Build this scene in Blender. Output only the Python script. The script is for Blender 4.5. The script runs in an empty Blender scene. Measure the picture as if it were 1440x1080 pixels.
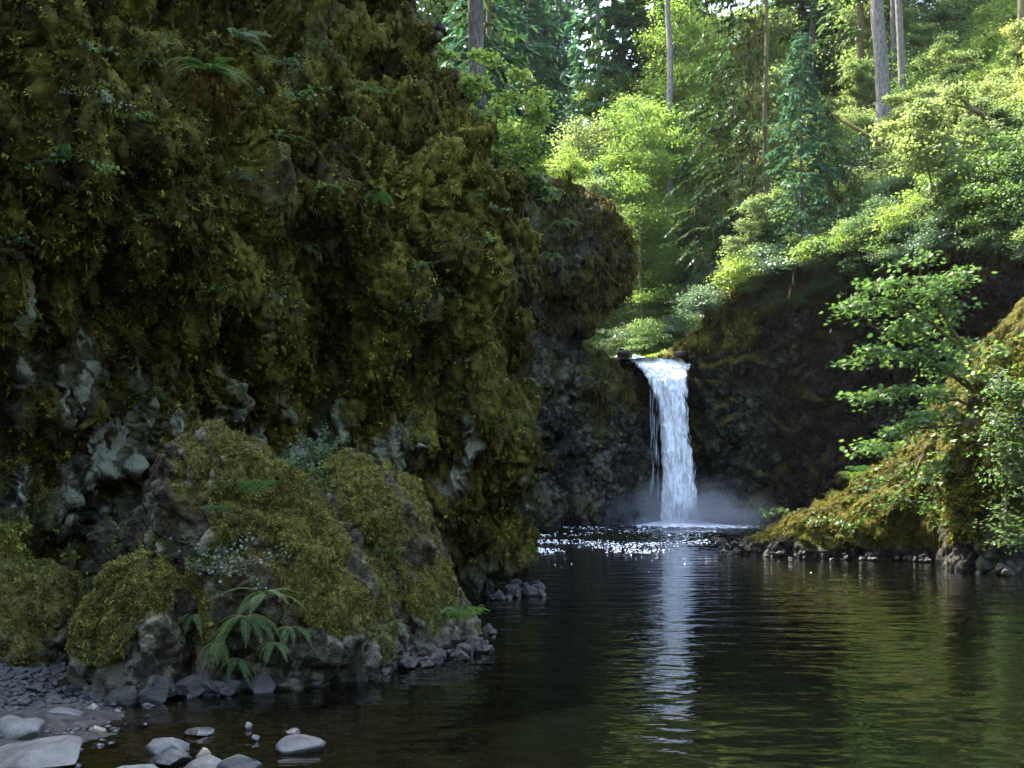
import bpy, math
import numpy as np
from math import radians, sin, cos, pi

S = bpy.context.scene
COL = S.collection
R = np.random.default_rng

# ------------------------------------------------------------------ camera numbers (1440 x 1080 frame)
F, CX, HV, CAMZ = 1300.0, 720.0, 700.0, 1.6
def at(u, v, Y):
    return np.array([(u - CX) / F * Y, Y, CAMZ - (v - HV) / F * Y])

# ------------------------------------------------------------------ noise
_r = R(11)
_G = _r.normal(size=(256, 3)); _G /= np.linalg.norm(_G, axis=1)[:, None]
_P = np.concatenate([_r.permutation(256)] * 3)
def pn(P, seed=0):
    P = np.asarray(P, float) + np.array([seed * 17.31, seed * 7.77, seed * 3.13])
    i0 = np.floor(P).astype(np.int64); f = P - i0; i0 &= 255
    w = f * f * f * (f * (f * 6 - 15) + 10)
    out = np.zeros(P.shape[:-1])
    for dx in (0, 1):
        wx = w[..., 0] if dx else 1 - w[..., 0]
        for dy in (0, 1):
            wy = w[..., 1] if dy else 1 - w[..., 1]
            for dz in (0, 1):
                wz = w[..., 2] if dz else 1 - w[..., 2]
                h = _P[_P[_P[(i0[..., 0] + dx) & 255] + ((i0[..., 1] + dy) & 255)] + ((i0[..., 2] + dz) & 255)]
                g = _G[h]
                out += wx * wy * wz * (g[..., 0] * (f[..., 0] - dx) + g[..., 1] * (f[..., 1] - dy) + g[..., 2] * (f[..., 2] - dz))
    return out * 1.5
def fbm(P, oct=4, seed=0, gain=.5):
    P = np.asarray(P, float); a, s, o = 1., 1., 0.
    for k in range(oct):
        o = o + a * pn(P * s, seed + k * 5); a *= gain; s *= 2.03
    return o
def sstep(a, b, x):
    t = np.clip((x - a) / (b - a), 0, 1); return t * t * (3 - 2 * t)

# ------------------------------------------------------------------ object helpers
def tag(o, label=None, cat=None, group=None, kind=None):
    if label: o['label'] = label
    if cat: o['category'] = cat
    if group: o['group'] = group
    if kind: o['kind'] = kind
    return o
def empty(name, loc=(0, 0, 0), rz=0., sc=1.):
    o = bpy.data.objects.new(name, None); COL.objects.link(o)
    o.location = tuple(loc); o.rotation_euler = (0, 0, rz); o.scale = (sc,) * 3; o.empty_display_size = .2
    return o
def raw_mesh(name, V, loops, starts, totals, mats, attrs=None, smooth=True, mi=None):
    me = bpy.data.meshes.new(name)
    V = np.ascontiguousarray(V, np.float32); loops = np.ascontiguousarray(loops, np.int32)
    me.vertices.add(len(V)); me.vertices.foreach_set('co', V.ravel())
    me.loops.add(len(loops)); me.loops.foreach_set('vertex_index', loops)
    me.polygons.add(len(starts)); me.polygons.foreach_set('loop_start', np.asarray(starts, np.int32))
    me.polygons.foreach_set('loop_total', np.asarray(totals, np.int32))
    me.polygons.foreach_set('use_smooth', np.full(len(starts), smooth))
    for m in (mats if isinstance(mats, (list, tuple)) else [mats]): me.materials.append(m)
    if mi is not None: me.polygons.foreach_set('material_index', np.asarray(mi, np.int32))
    for k, a in (attrs or {}).items():
        at_ = me.attributes.new(k, 'FLOAT', 'POINT'); at_.data.foreach_set('value', np.ascontiguousarray(a, np.float32).ravel())
    me.update(calc_edges=True)
    return me
def obj(name, me, parent=None, loc=(0, 0, 0)):
    o = bpy.data.objects.new(name, me); COL.objects.link(o); o.location = tuple(loc)
    if parent: o.parent = parent
    return o
def grid_faces(n, m, closed=False, keep=None):
    i = np.arange(n - 1)[:, None]; j = np.arange(m if closed else m - 1)[None, :]
    j2 = (j + 1) % m
    q = np.stack([i * m + j, i * m + j2, (i + 1) * m + j2, (i + 1) * m + j], -1).reshape(-1, 4)
    if keep is not None: q = q[keep.ravel()[q].all(1)]
    return q
def grid_mesh(name, P, mats, attrs=None, closed=False, keep=None, smooth=True, flip=False):
    n, m = P.shape[:2]; q = grid_faces(n, m, closed, keep)
    if flip: q = q[:, ::-1]
    return raw_mesh(name, P.reshape(-1, 3), q.ravel(), np.arange(len(q)) * 4, np.full(len(q), 4), mats, attrs, smooth)
def grid_normals(P, closed=False):
    if closed:
        dj = np.roll(P, -1, 1) - np.roll(P, 1, 1)
    else: dj = np.gradient(P, axis=1)
    di = np.gradient(P, axis=0)
    N = np.cross(dj, di); N /= np.linalg.norm(N, axis=-1)[..., None] + 1e-9
    return N
def catmull(pts, t):
    pts = np.asarray(pts, float); k = len(pts)
    i = np.clip(np.floor(t).astype(int), 0, k - 2); f = (t - i)[:, None]
    p0 = pts[np.maximum(i - 1, 0)]; p1 = pts[i]; p2 = pts[i + 1]; p3 = pts[np.minimum(i + 2, k - 1)]
    return .5 * ((2 * p1) + (p2 - p0) * f + (2 * p0 - 5 * p1 + 4 * p2 - p3) * f ** 2 + (3 * p1 - p0 - 3 * p2 + p3) * f ** 3)

# cards: many small flat polygons (leaves, moss sprigs)
T_TRI = np.array([[0, -.5, 0], [1, 0, 0], [0, .5, 0]])
T_DIA = np.array([[0, 0, 0], [.45, -.5, .06], [1, 0, 0], [.45, .5, .06]])
T_LEAF = np.array([[0, 0, 0], [.25, -.42, .05], [.6, -.38, .05], [1, 0, -.05], [.6, .38, .05], [.25, .42, .05]])
_ml = [(0, 0), (.02, -.28), (.2, -.2), (.28, -.52), (.45, -.24), (.74, -.4), (.68, -.12), (1.05, 0)]
T_MAPLE = np.array([[x, y, -abs(y) * .18] for x, y in _ml] + [[x, -y, -abs(y) * .18] for x, y in _ml[-2:0:-1]])
def unit(a): return a / (np.linalg.norm(a, axis=-1)[..., None] + 1e-9)
def cards(name, T, pos, ax, nrm, sc, asp, mat, rnd=None, seed=3):
    N, k = len(pos), len(T)
    ax = unit(ax); by = unit(np.cross(nrm, ax)); nz = np.cross(ax, by)
    sc = np.broadcast_to(sc, (N,)); asp = np.broadcast_to(asp, (N,))
    V = pos[:, None] + sc[:, None, None] * (T[None, :, :1] * ax[:, None] + T[None, :, 1:2] * by[:, None] * asp[:, None, None] + T[None, :, 2:] * nz[:, None])
    if rnd is None: rnd = R(seed).random(N)
    return raw_mesh(name, V.reshape(-1, 3), np.arange(N * k), np.arange(N) * k, np.full(N, k), mat, {'rnd': np.repeat(rnd, k)}, smooth=False)
def tubes(name, paths, mat, sides=6, noise=0.):
    Vs, Ls, off = [], [], 0
    for pts, rad in paths:
        pts = np.asarray(pts, float); n = len(pts)
        tg = unit(np.gradient(pts, axis=0))
        up = np.where(np.abs(tg[:, 2:]) > .9, np.array([[1., 0, 0]]), np.array([[0, 0, 1.]]))
        a = unit(np.cross(up, tg)); b = np.cross(tg, a)
        th = np.arange(sides) / sides * 2 * pi
        rr = np.asarray(rad, float)[:, None] * np.ones(sides)
        if noise: rr = rr * (1 + noise * np.sin(th * 3 + off) + noise * R(off + 5).normal(size=rr.shape) * .6)
        V = pts[:, None] + rr[..., None] * (np.cos(th)[None, :, None] * a[:, None] + np.sin(th)[None, :, None] * b[:, None])
        Vs.append(V.reshape(-1, 3)); Ls.append(grid_faces(n, sides, True) + off); off += n * sides
    q = np.concatenate(Ls)
    return raw_mesh(name, np.concatenate(Vs), q.ravel(), np.arange(len(q)) * 4, np.full(len(q), 4), mat)

# ------------------------------------------------------------------ materials
class NT:
    def __init__(s, name):
        s.m = bpy.data.materials.new(name); s.m.use_nodes = True; s.t = s.m.node_tree; s.t.nodes.clear()
        s.out = s.t.nodes.new('ShaderNodeOutputMaterial')
    def n(s, typ, **kw):
        x = s.t.nodes.new('ShaderNode' + typ)
        for k, v in kw.items():
            if k[0] == '_': setattr(x, k[1:], v)
            else:
                key = int(k[1:]) if k[0] == 'i' and k[1:].isdigit() else k.replace('__', ' ')
                if hasattr(v, 'is_output'): s.t.links.new(v, x.inputs[key])
                else: x.inputs[key].default_value = v
        return x
    def pos(s, scale=(1, 1, 1), obj=False):
        g = s.n('TexCoord').outputs['Object'] if obj else s.n('NewGeometry').outputs['Position']
        return s.n('Mapping', Vector=g, Scale=scale).outputs[0]
    def noise(s, vec, scale, det=4, rough=.55):
        return s.n('TexNoise', Vector=vec, Scale=scale, Detail=det, Roughness=rough).outputs['Fac']
    def ramp(s, fac, stops):
        x = s.n('ValToRGB', Fac=fac); e = x.color_ramp.elements
        while len(e) < len(stops): e.new(.5)
        for k, (p, c) in enumerate(stops): e[k].position = p; e[k].color = (*c, 1) if len(c) == 3 else c
        return x.outputs['Color']
    def mix(s, f, a, b, mode='MIX'):
        x = s.n('Mix', _data_type='RGBA', _blend_type=mode, i0=f)
        for k, v in ((6, a), (7, b)):
            if hasattr(v, 'is_output'): s.t.links.new(v, x.inputs[k])
            else: x.inputs[k].default_value = (*v, 1) if len(v) == 3 else v
        return x.outputs[2]
    def math(s, op, a, b=0., c=False):
        return s.n('Math', _operation=op, _use_clamp=c, i0=a, i1=b).outputs[0]
    def attr(s, name): return s.n('Attribute', _attribute_name=name).outputs['Fac']
    def done(s, sh, vol=None):
        if sh: s.t.links.new(sh, s.out.inputs['Surface'])
        if vol: s.t.links.new(vol, s.out.inputs['Volume'])
        return s.m

MOSS_STOPS = [(.31, (.012, .008, .002)), (.44, (.050, .044, .006)), (.56, (.148, .144, .022)), (.73, (.37, .362, .07))]
MID_STOPS = [(.31, (.014, .010, .004)), (.45, (.044, .038, .011)), (.58, (.092, .088, .016)), (.76, (.20, .19, .03))]
def moss_colour(k, stops=MOSS_STOPS):
    p = k.pos()
    a = k.noise(p, 1.1, 3); b = k.noise(p, 9., 4)
    return k.ramp(k.math('ADD', k.math('MULTIPLY', a, .62), k.math('MULTIPLY', b, .40)), stops)
def mat_rock(name, dark=(.022, .021, .018), mid=(.075, .070, .052), light=(.27, .28, .19), stops=MOSS_STOPS, fine=1.):
    k = NT(name); p = k.pos()
    n1 = k.noise(p, 2.3 * fine, 5, .62); n2 = k.noise(p, 14. * fine, 5, .6)
    rock = k.ramp(k.math('ADD', k.math('MULTIPLY', n1, .55), k.math('MULTIPLY', n2, .45)), [(.36, dark), (.5, mid), (.62, light)])
    lf = k.n('MapRange', Value=k.math('ADD', k.attr('lich_lit'), k.math('MULTIPLY', k.math('SUBTRACT', k.noise(p, 5.5 * fine, 4, .6), .5), 3.2)), i1=.45, i2=.75, i3=0., i4=1.).outputs[0]
    rock = k.mix(lf, k.mix(1., rock, (.42, .40, .36), 'MULTIPLY'), k.mix(.55, rock, light))
    moss = k.mix(1., moss_colour(k, stops), (.62, .56, .50), 'MULTIPLY')        # dead thatch under the fresh tips
    m = k.math('ADD', k.attr('moss'), k.math('MULTIPLY', k.math('SUBTRACT', n2, .5), 1.4), True)
    col = k.mix(m, rock, moss)
    wet = k.attr('wet')
    col = k.mix(k.math('MULTIPLY', wet, .75), col, k.mix(1., rock, (.35, .35, .36), 'MULTIPLY'))
    rough = k.math('SUBTRACT', .92, k.math('MULTIPLY', wet, .62))
    h = k.math('ADD', k.math('MULTIPLY', n2, .6), k.math('MULTIPLY', k.noise(p, 45. * fine, 3), .4))
    bmp = k.n('Bump', Height=h, Strength=.9, Distance=.09 / fine)
    b = k.n('BsdfPrincipled', Base__Color=col, Roughness=rough, Normal=bmp.outputs[0])
    b.inputs['Specular IOR Level'].default_value = .12
    return k.done(b.outputs[0])
def mat_stone(name, a, b_, wetline=True, sc=6.):
    k = NT(name); p = k.pos(obj=True)
    n1 = k.noise(p, sc, 5, .6); n2 = k.noise(p, sc * 9, 3)
    rnd = k.n('ObjectInfo').outputs['Random']
    col = k.ramp(k.math('ADD', k.math('MULTIPLY', n1, .75), k.math('MULTIPLY', rnd, .22)), [(.32, a), (.62, b_)])
    col = k.mix(k.math('MULTIPLY', k.math('GREATER_THAN', n2, .6), .35), col, (.02, .02, .02))
    z = k.n('SeparateXYZ', Vector=k.n('NewGeometry').outputs['Position']).outputs[2]
    wet = k.n('MapRange', Value=z, i1=.012, i2=.06, i3=1., i4=0.).outputs[0]
    col = k.mix(k.math('MULTIPLY', wet, .6), col, k.mix(1., col, (.3, .3, .3), 'MULTIPLY'))
    bmp = k.n('Bump', Height=k.math('ADD', n1, k.math('MULTIPLY', n2, .3)), Strength=.5, Distance=.02)
    b = k.n('BsdfPrincipled', Base__Color=col, Roughness=k.math('SUBTRACT', .72, k.math('MULTIPLY', wet, .55)), Normal=bmp.outputs[0])
    return k.done(b.outputs[0])
def mat_leaf(name, stops, trans=.5, tcol=1.6, var=.4, gloss=.025, nscale=.22):
    k = NT(name)
    f = k.math('ADD', k.math('MULTIPLY', k.attr('rnd'), .55), k.math('MULTIPLY', k.n('ObjectInfo').outputs['Random'], var))
    f = k.math('ADD', f, k.math('MULTIPLY', k.math('SUBTRACT', k.noise(k.pos(), nscale, 2), .5), .9), True)
    col = k.ramp(f, stops)
    d = k.n('BsdfDiffuse', Color=col)
    t = k.n('BsdfTranslucent', Color=k.mix(1., col, (tcol * .96, tcol, tcol * .72), 'MULTIPLY'))
    m = k.n('MixShader', i0=trans); k.t.links.new(d.outputs[0], m.inputs[1]); k.t.links.new(t.outputs[0], m.inputs[2])
    g = k.n('BsdfGlossy', Color=(1, 1, 1, 1), Roughness=.42)
    m2 = k.n('MixShader', i0=gloss); k.t.links.new(m.outputs[0], m2.inputs[1]); k.t.links.new(g.outputs[0], m2.inputs[2])
    return k.done(m2.outputs[0])
def mat_mosscard(name, stops=MOSS_STOPS, tr=.25, nsc=1.1):
    k = NT(name); p = k.pos()
    f = k.math('ADD', k.math('MULTIPLY', k.noise(p, nsc, 3), .52), k.math('MULTIPLY', k.attr('rnd'), .50))
    col = k.ramp(f, stops)
    d = k.n('BsdfDiffuse', Color=col); t = k.n('BsdfTranslucent', Color=col)
    m = k.n('MixShader', i0=tr); k.t.links.new(d.outputs[0], m.inputs[1]); k.t.links.new(t.outputs[0], m.inputs[2])
    return k.done(m.outputs[0])
def mat_bark(name, a, b_, moss=.0, mcol=(.12, .105, .02)):
    k = NT(name); p = k.pos(obj=True)
    n1 = k.noise(k.n('Mapping', Vector=p, Scale=(9, 9, 1.6)).outputs[0], 1.6, 5, .65); n2 = k.noise(p, .9, 3)
    col = k.ramp(n1, [(.36, a), (.62, b_)])
    col = k.mix(k.math('MULTIPLY', k.math('ADD', n2, moss - .55, True), min(1, moss * 3), True), col, mcol)
    bmp = k.n('Bump', Height=n1, Strength=.9, Distance=.06)
    return k.done(k.n('BsdfPrincipled', Base__Color=col, Roughness=.9, Normal=bmp.outputs[0]).outputs[0])

M_CLIFF = mat_rock('mossy_cliff_rock')
M_BOWL = mat_rock('bowl_rock', (.008, .0075, .007), (.022, .020, .017), (.20, .20, .17), fine=.55)
M_CLIFF_FAR = mat_rock('far_cliff_rock', (.012, .011, .010), (.040, .037, .031), (.17, .17, .145), MID_STOPS, fine=.55)
BANK_STOPS = [(.27, (.026, .021, .005)), (.43, (.062, .060, .010)), (.56, (.112, .112, .017)), (.74, (.205, .20, .034))]
BOULDER_STOPS = [(.27, (.030, .022, .008)), (.42, (.086, .076, .020)), (.56, (.162, .154, .034)), (.74, (.315, .305, .075))]
M_BOULDER = mat_rock('boulder_rock', (.026, .022, .015), (.082, .071, .048), (.25, .224, .152), BOULDER_STOPS, 1.2)
M_BANK = mat_rock('bank_rock', (.014, .014, .013), (.045, .044, .038), (.15, .15, .13), BANK_STOPS, .8)
M_MOSS = mat_mosscard('moss_sprigs')
M_MOSSB = mat_mosscard('bank_moss_sprigs', BANK_STOPS)
M_MOSSC = mat_mosscard('boulder_moss_sprigs', BOULDER_STOPS, nsc=2.4)
M_MOSSD = mat_mosscard('buttress_moss_sprigs', MID_STOPS)
M_HANG = mat_mosscard('hanging_moss', [(.25, (.022, .015, .006)), (.5, (.060, .047, .014)), (.75, (.13, .11, .03))])
M_DEAD = mat_mosscard('dead_frond', [(.3, (.03, .012, .005)), (.5, (.075, .030, .010)), (.75, (.16, .07, .02))])
M_STONE = mat_stone('river_stone', (.05, .048, .042), (.15, .144, .124))
M_STONE_DARK = mat_stone('dark_stone', (.018, .0175, .0155), (.062, .060, .053))
M_STONE_TAN = mat_stone('tan_stone', (.20, .16, .10), (.40, .33, .23))
M_RUBBLE = mat_stone('wet_basalt', (.0080, .0068, .0050), (.035, .031, .022), sc=9.)
M_L_MAPLE = mat_leaf('vine_maple_leaf', [(.1, (.032, .062, .021)), (.45, (.064, .112, .033)), (.75, (.112, .170, .044)), (1., (.19, .215, .055))], .56)
M_L_HAZED = mat_leaf('haze_paled_leaf', [(.1, (.062, .092, .036)), (.45, (.115, .155, .056)), (.8, (.18, .215, .072)), (1., (.26, .26, .085))], .58)  # far haze put into the leaf colour: lighter and greyer
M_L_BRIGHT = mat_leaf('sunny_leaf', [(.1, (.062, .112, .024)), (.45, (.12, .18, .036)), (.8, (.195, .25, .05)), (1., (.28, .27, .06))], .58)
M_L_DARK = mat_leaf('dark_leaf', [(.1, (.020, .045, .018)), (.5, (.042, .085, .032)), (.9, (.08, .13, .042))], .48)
M_L_BLUE = mat_leaf('blue_green_leaf', [(.1, (.030, .062, .034)), (.5, (.064, .112, .060)), (.9, (.12, .170, .085))], .5, gloss=.05)
M_NEEDLE = mat_leaf('conifer_needle', [(.1, (.016, .040, .014)), (.5, (.036, .075, .024)), (.9, (.075, .115, .034))], .35)
M_CEDAR = mat_leaf('cedar_spray', [(.1, (.020, .062, .034)), (.5, (.042, .105, .058)), (.9, (.085, .150, .075))], .35)
M_FERN = mat_leaf('fern_leaf', [(.1, (.025, .075, .016)), (.5, (.050, .125, .028)), (.95, (.10, .18, .04))], .4)
M_SAP = mat_leaf('sapling_leaf', [(.1, (.034, .072, .022)), (.5, (.070, .128, .036)), (.95, (.155, .215, .062))], .45, gloss=.02)
M_BARK = mat_bark('fir_bark', (.035, .028, .024), (.16, .135, .115), .12)
M_BARK_PALE = mat_bark('pale_bark', (.045, .038, .031), (.18, .160, .135), .14)
M_BARK_MOSS = mat_bark('mossy_bark', (.020, .015, .010), (.065, .05, .03), .62)
M_STEM = mat_bark('twig_bark', (.02, .015, .01), (.07, .052, .035), .35)
M_STEM_GOLD = mat_bark('golden_mossy_bark', (.06, .045, .02), (.16, .12, .05), .7, (.22, .17, .04))

# ------------------------------------------------------------------ cliff builder
def finish_cliff(name, P, mat, label, lobes, lobe_scale, detail, moss_fn, parent_cards, closed=False, cat='cliff', kind='structure', detail_scale=1., outsign=1):
    """P is a coarse smooth grid (rows go up): push it into hanging moss lobes, then finer relief; add sprigs."""
    N = grid_normals(P, closed) * outsign
    q = P * np.array(lobe_scale)
    warp = np.stack([pn(P * .5, 31), pn(P * .5, 32), pn(P * .5, 33)], -1) * .9
    b = np.minimum(np.abs(pn(q + warp, 1)) * 1.6, 1.1) ** .55 + .6 * np.minimum(np.abs(pn(q * 2.3 + warp, 2)) * 1.5, 1.) ** .6
    D = lobes * (b - .95) + lobes * 1.2 * fbm(P * np.array([.45, .45, .3]), 2, 9)
    P = P + N * D[..., None]
    N = grid_normals(P, closed) * outsign
    moss, lich_lit, wet = moss_fn(P, N, b)
    e = P * np.array([1.1, 1.1, .32]) * detail_scale
    soft = .8 * np.abs(pn(e * 2.9, 4)) ** .8 + .75 * np.abs(pn(e * 6.2, 5)) ** .8 + .55 * np.abs(pn(e * 12, 6)) ** .8
    cw = P + .12 * np.stack([pn(P * 3, 41), pn(P * 3, 42), pn(P * 3, 43)], -1)
    crag = 1.1 * fbm(cw * np.array([2.6, 2.6, 1.5]) * detail_scale, 3, 40, .5) - .9 * np.abs(pn(cw * np.array([4.2, 4.2, 2.2]) * detail_scale, 47)) - .5 * np.abs(pn(cw * np.array([9, 9, 5]) * detail_scale, 48)) + .4
    D = detail * (moss * (soft - .75) + (1 - moss) * (1.0 * crag - .25))
    P = P + N * D[..., None]
    me = grid_mesh(name, P, mat, {'moss': moss, 'lich_lit': lich_lit, 'wet': wet}, closed, flip=outsign < 0)
    o = tag(obj(name, me), label, cat, kind=kind)
    N = grid_normals(P, closed) * outsign
    for pc in parent_cards: moss_cards(o, P, N, moss, **pc)
    return o, P, N, moss
def moss_cards(parent, P, N, moss, count, length, width=.3, hang=.8, mat=None, name='moss', thr=.45, seed=1, region=None, out=.55, lift=0.):
    rg = R(seed); n, m = P.shape[:2]; K = 8; full = count - count % K; count = full // K
    A = np.linalg.norm(np.cross(P[1:, :-1] - P[:-1, :-1], P[:-1, 1:] - P[:-1, :-1]), axis=-1)
    w = A * np.clip((moss[:-1, :-1] - thr) * 4, 0, 1)
    if region is not None: w = w * region(P[:-1, :-1], N[:-1, :-1])
    # nearer faces are seen larger: give them more, smaller sprigs
    dist = np.linalg.norm(P[:-1, :-1], axis=-1); w = w / dist ** 2
    w = w.ravel(); w /= w.sum()
    idx = rg.choice(len(w), count, p=w); i, j = idx // (m - 1), idx % (m - 1)
    a, b = rg.random(count)[:, None], rg.random(count)[:, None]
    p = P[i, j] * (1 - a) * (1 - b) + P[i + 1, j] * a * (1 - b) + P[i, j + 1] * (1 - a) * b + P[i + 1, j + 1] * a * b
    nn = np.repeat(N[i, j], K, 0); size = np.repeat(.45 + .9 * rg.random(count) ** 1.5, K); tone = np.repeat(rg.random(count), K)
    p = np.repeat(p, K, 0); count = full
    off = rg.normal(size=(count, 3)); off -= nn * (off * nn).sum(1)[:, None]
    p = p + off * (length * .38 * size)[:, None] + nn * (length * .35 * (size - .4))[:, None]
    d = nn * out + off * .45 + np.array([0, 0, -hang]) + rg.normal(size=(count, 3)) * .3
    L = length * size * rg.uniform(.6, 1.2, count)
    nr = nn + rg.normal(size=(count, 3)) * .6
    me = cards(name, T_TRI, p + nn * lift, d, nr, L, width * (.7 + .7 * rg.random(count)), mat or M_MOSS, tone * .75 + .25 * rg.random(count))
    return obj(name, me, parent)

def build_rows(fn, zs, ts):
    out = []
    for z in zs:
        c = catmull(fn(z), ts)
        out.append(np.column_stack([c, np.full(len(ts), z)]))
    return np.array(out)

# ---- left cliff -----------------------------------------------------------------------------------------------------
_zl = [-.5, 0, .9, 2.18, 3.2, 4.14, 5.06, 6.2, 6.9, 7.5, 8.2, 9.0, 9.7, 11, 12.5]
_ul = [710, 712, 712, 704, 722, 742, 740, 728, 702, 666, 622, 584, 570, 550, 520]
def left_ctrl(z):
    xe = (np.interp(z, _zl, _ul) - 720) / F * 15.1
    k = -.30 * max(0, z - 6.0) - .85 * math.exp(-((z - 2.4) / 1.35) ** 2) + .35 * math.exp(-((z - 5.4) / 1.2) ** 2)
    if z > 10.8: k -= (z - 10.8) * 1.6
    o = np.array([.8, -.6]) * k
    e = np.array([xe, 15.1])
    return [(-11 + o[0], 1.5), np.array([-7.6, 5.2]) + o, np.array([-5.4, 8.3]) + o, np.array([-3.9, 10.5]) + o, np.array([-2.35, 12.3]) + o * .8,
            e + (-.85, -1.25) + o * .4, e + (-.12, -.35), e + (-.02, .6), e + (-.9, 3.2), e + (-2.6, 9.5), e + (-4.6, 19)]
ts = np.concatenate([np.linspace(0, 1.6, 40, endpoint=False), np.linspace(1.6, 7.4, 600, endpoint=False), np.linspace(7.4, 10, 60)])
P = build_rows(left_ctrl, np.concatenate([np.linspace(-.5, 10.6, 520), np.linspace(10.65, 12.6, 40)]), ts)
def left_moss(P, N, b):
    x, y, z = P[..., 0], P[..., 1], P[..., 2]
    n = fbm(P * np.array([.8, .8, .5]), 3, 60)
    band = np.exp(-((z - 2.35 + .25 * (y - 10.5)) / 1.15) ** 2) * sstep(15.2, 13.2, y)
    n2 = fbm(P * np.array([2.3, 2.3, 1.0]), 4, 64, .6)
    moss = np.clip(1.1 + n * .9 - band * (1.0 + 2.3 * n2), 0, 1)
    slope = np.exp(-((z - 7.9 + 1.9 * (x + .35)) / .42) ** 2) * sstep(13.9, 14.6, y) * sstep(6.3, 6.9, z)   # grey scar on the upper right edge
    moss = np.clip(moss - 1.0 * slope, 0, 1)
    moss = np.clip(moss - sstep(1.0, .1, z) * (.7 + n), 0, 1)
    lich_lit = np.clip(-.1 + band * (.55 + 2.6 * n2) + .35 * slope + n * .5, 0, 1)
    wet = sstep(.5, .05, z)
    return moss, lich_lit, wet
left_cliff, LP, LN, LM = finish_cliff('left_cliff', P, M_CLIFF, 'tall cliff draped in thick olive moss with pale rock low down, filling the left half',
    .82, (1.15, 1.15, .30), .22, left_moss, [dict(count=840000, length=.047, hang=.5, width=.42, out=.9), dict(count=16000, length=.14, width=.10, hang=1.3, seed=8, name='moss', mat=M_HANG,
    region=lambda P, N: sstep(.05, -.35, N[..., 2]))])

# ---- far cliff left of the falls ------------------------------------------------------------------------------------
_zm = [-.5, .06, 3.9, 6.2, 8.1, 9.3, 10.1, 11.6, 13.1, 15.4, 17, 17.9, 18.5, 19.2]
_um = [912, 910, 902, 890, 868, 842, 828, 846, 892, 898, 886, 862, 826, 780]
def mid_ctrl(z):
    xe = (np.interp(z, _zm, _um) - 720) / 26.
    up = sstep(9.1, 10.0, z); u_ = 1.7 * sstep(9, 0, z)
    d = np.array([-.45, .9]) * u_
    back = np.array([-.6, 1.]) * max(0, z - 17.6) * 2.0
    e = np.array([xe, 51.])
    q6 = (1 - up) * np.array([9.2, 55.4]) + up * (e + (-1.4, 3.6))
    q7 = (1 - up) * np.array([12.5, 58]) + up * (e + (-5., 8.5))
    q8 = (1 - up) * np.array([15, 62]) + up * (e + (-9, 20))
    return [np.array([-10, 36.]) + d + back, np.array([-4, 41.2]) + d + back, np.array([.2, 45.]) + d + back, e + (-3.3, -2.9) + d * .8 + back, e + (-.7, -1.0) + d * .3 + back * .6, e, q6, q7, q8]
ts = np.concatenate([np.linspace(0, 1, 30, endpoint=False), np.linspace(1, 6, 380, endpoint=False), np.linspace(6, 8, 50)])
P = build_rows(mid_ctrl, np.linspace(-.5, 19.4, 400), ts)
def mid_moss(P, N, b):
    x, y, z = P[..., 0], P[..., 1], P[..., 2]
    n = fbm(P * .35, 3, 70)
    moss = np.clip(.24 + n * 1.0 + .25 * sstep(5, 11, z) + .45 * sstep(3.5, 6.5, x) * sstep(4, 10, z) + .75 * sstep(8, 13, z) * sstep(2.2, 5.5, x - .2 * (z - 9)) + .6 * sstep(17, 18.3, z) + .8 * np.exp(-((x - 5.7) / 1.0) ** 2) * np.exp(-((z - 10) / 3.) ** 2), 0, 1)
    return moss, np.clip(.45 + n, 0, 1), sstep(1.2, .1, z) * .8
mid_cliff, MP, MN, MM = finish_cliff('middle_cliff', P, M_CLIFF_FAR, 'dark brown and mossy rock buttress standing left of the waterfall', .6, (.42, .42, .22), .32, mid_moss,
    [dict(count=90000, length=.17, hang=.7, seed=21, out=.7, mat=M_MOSSD), dict(count=14000, length=.45, width=.12, hang=1.6, seed=22, mat=M_HANG, region=lambda P, N: sstep(9, 14, P[..., 2]))], detail_scale=.5)

# ---- bowl wall right of the falls -----------------------------------------------------------------------------------
RIM = np.array([(7.4, 53.9, 9.3), (9.5, 53.6, 9.7), (11.1, 52.2, 12.1), (12.7, 51, 13.3), (14.85, 49.5, 13.5), (17, 48, 13.9), (18.3, 45, 14.5), (19.9, 41, 14.0), (21, 38, 13.4), (21.4, 33, 12.4), (21.4, 28, 11.6), (22.5, 20, 11.5), (26, 8, 11.5)])
BASE = np.array([(7.4, 55.6), (10.3, 55.0), (12.0, 53.6), (13.8, 53.4), (17.6, 56.0), (22.5, 55.5), (26, 52), (27.5, 46), (27.5, 40), (27, 33), (25, 26), (24, 20), (27, 8)])
ts = np.concatenate([np.linspace(0, 9, 460, endpoint=False), np.linspace(9, 12, 40)])
rim, base = catmull(RIM, ts), catmull(BASE, ts)
rows = []
for t in np.linspace(-.03, 1.0, 300):
    f = sstep(.05, 1.02, max(t, 0)) * .75 + .25 * max(t, 0)
    xy = base * (1 - f) + rim[:, :2] * f
    rows.append(np.column_stack([xy, rim[:, 2] * t]))
for t in np.linspace(.04, 1, 26):                                   # the rim rounds over and runs back under the hillside
    outd = unit(base - rim[:, :2] + np.array([.6, .6]))
    rows.append(np.column_stack([rim[:, :2] + outd * t * 2.6, rim[:, 2] + .55 * sin(t * 1.6) - .1]))
P = np.array(rows)
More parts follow.
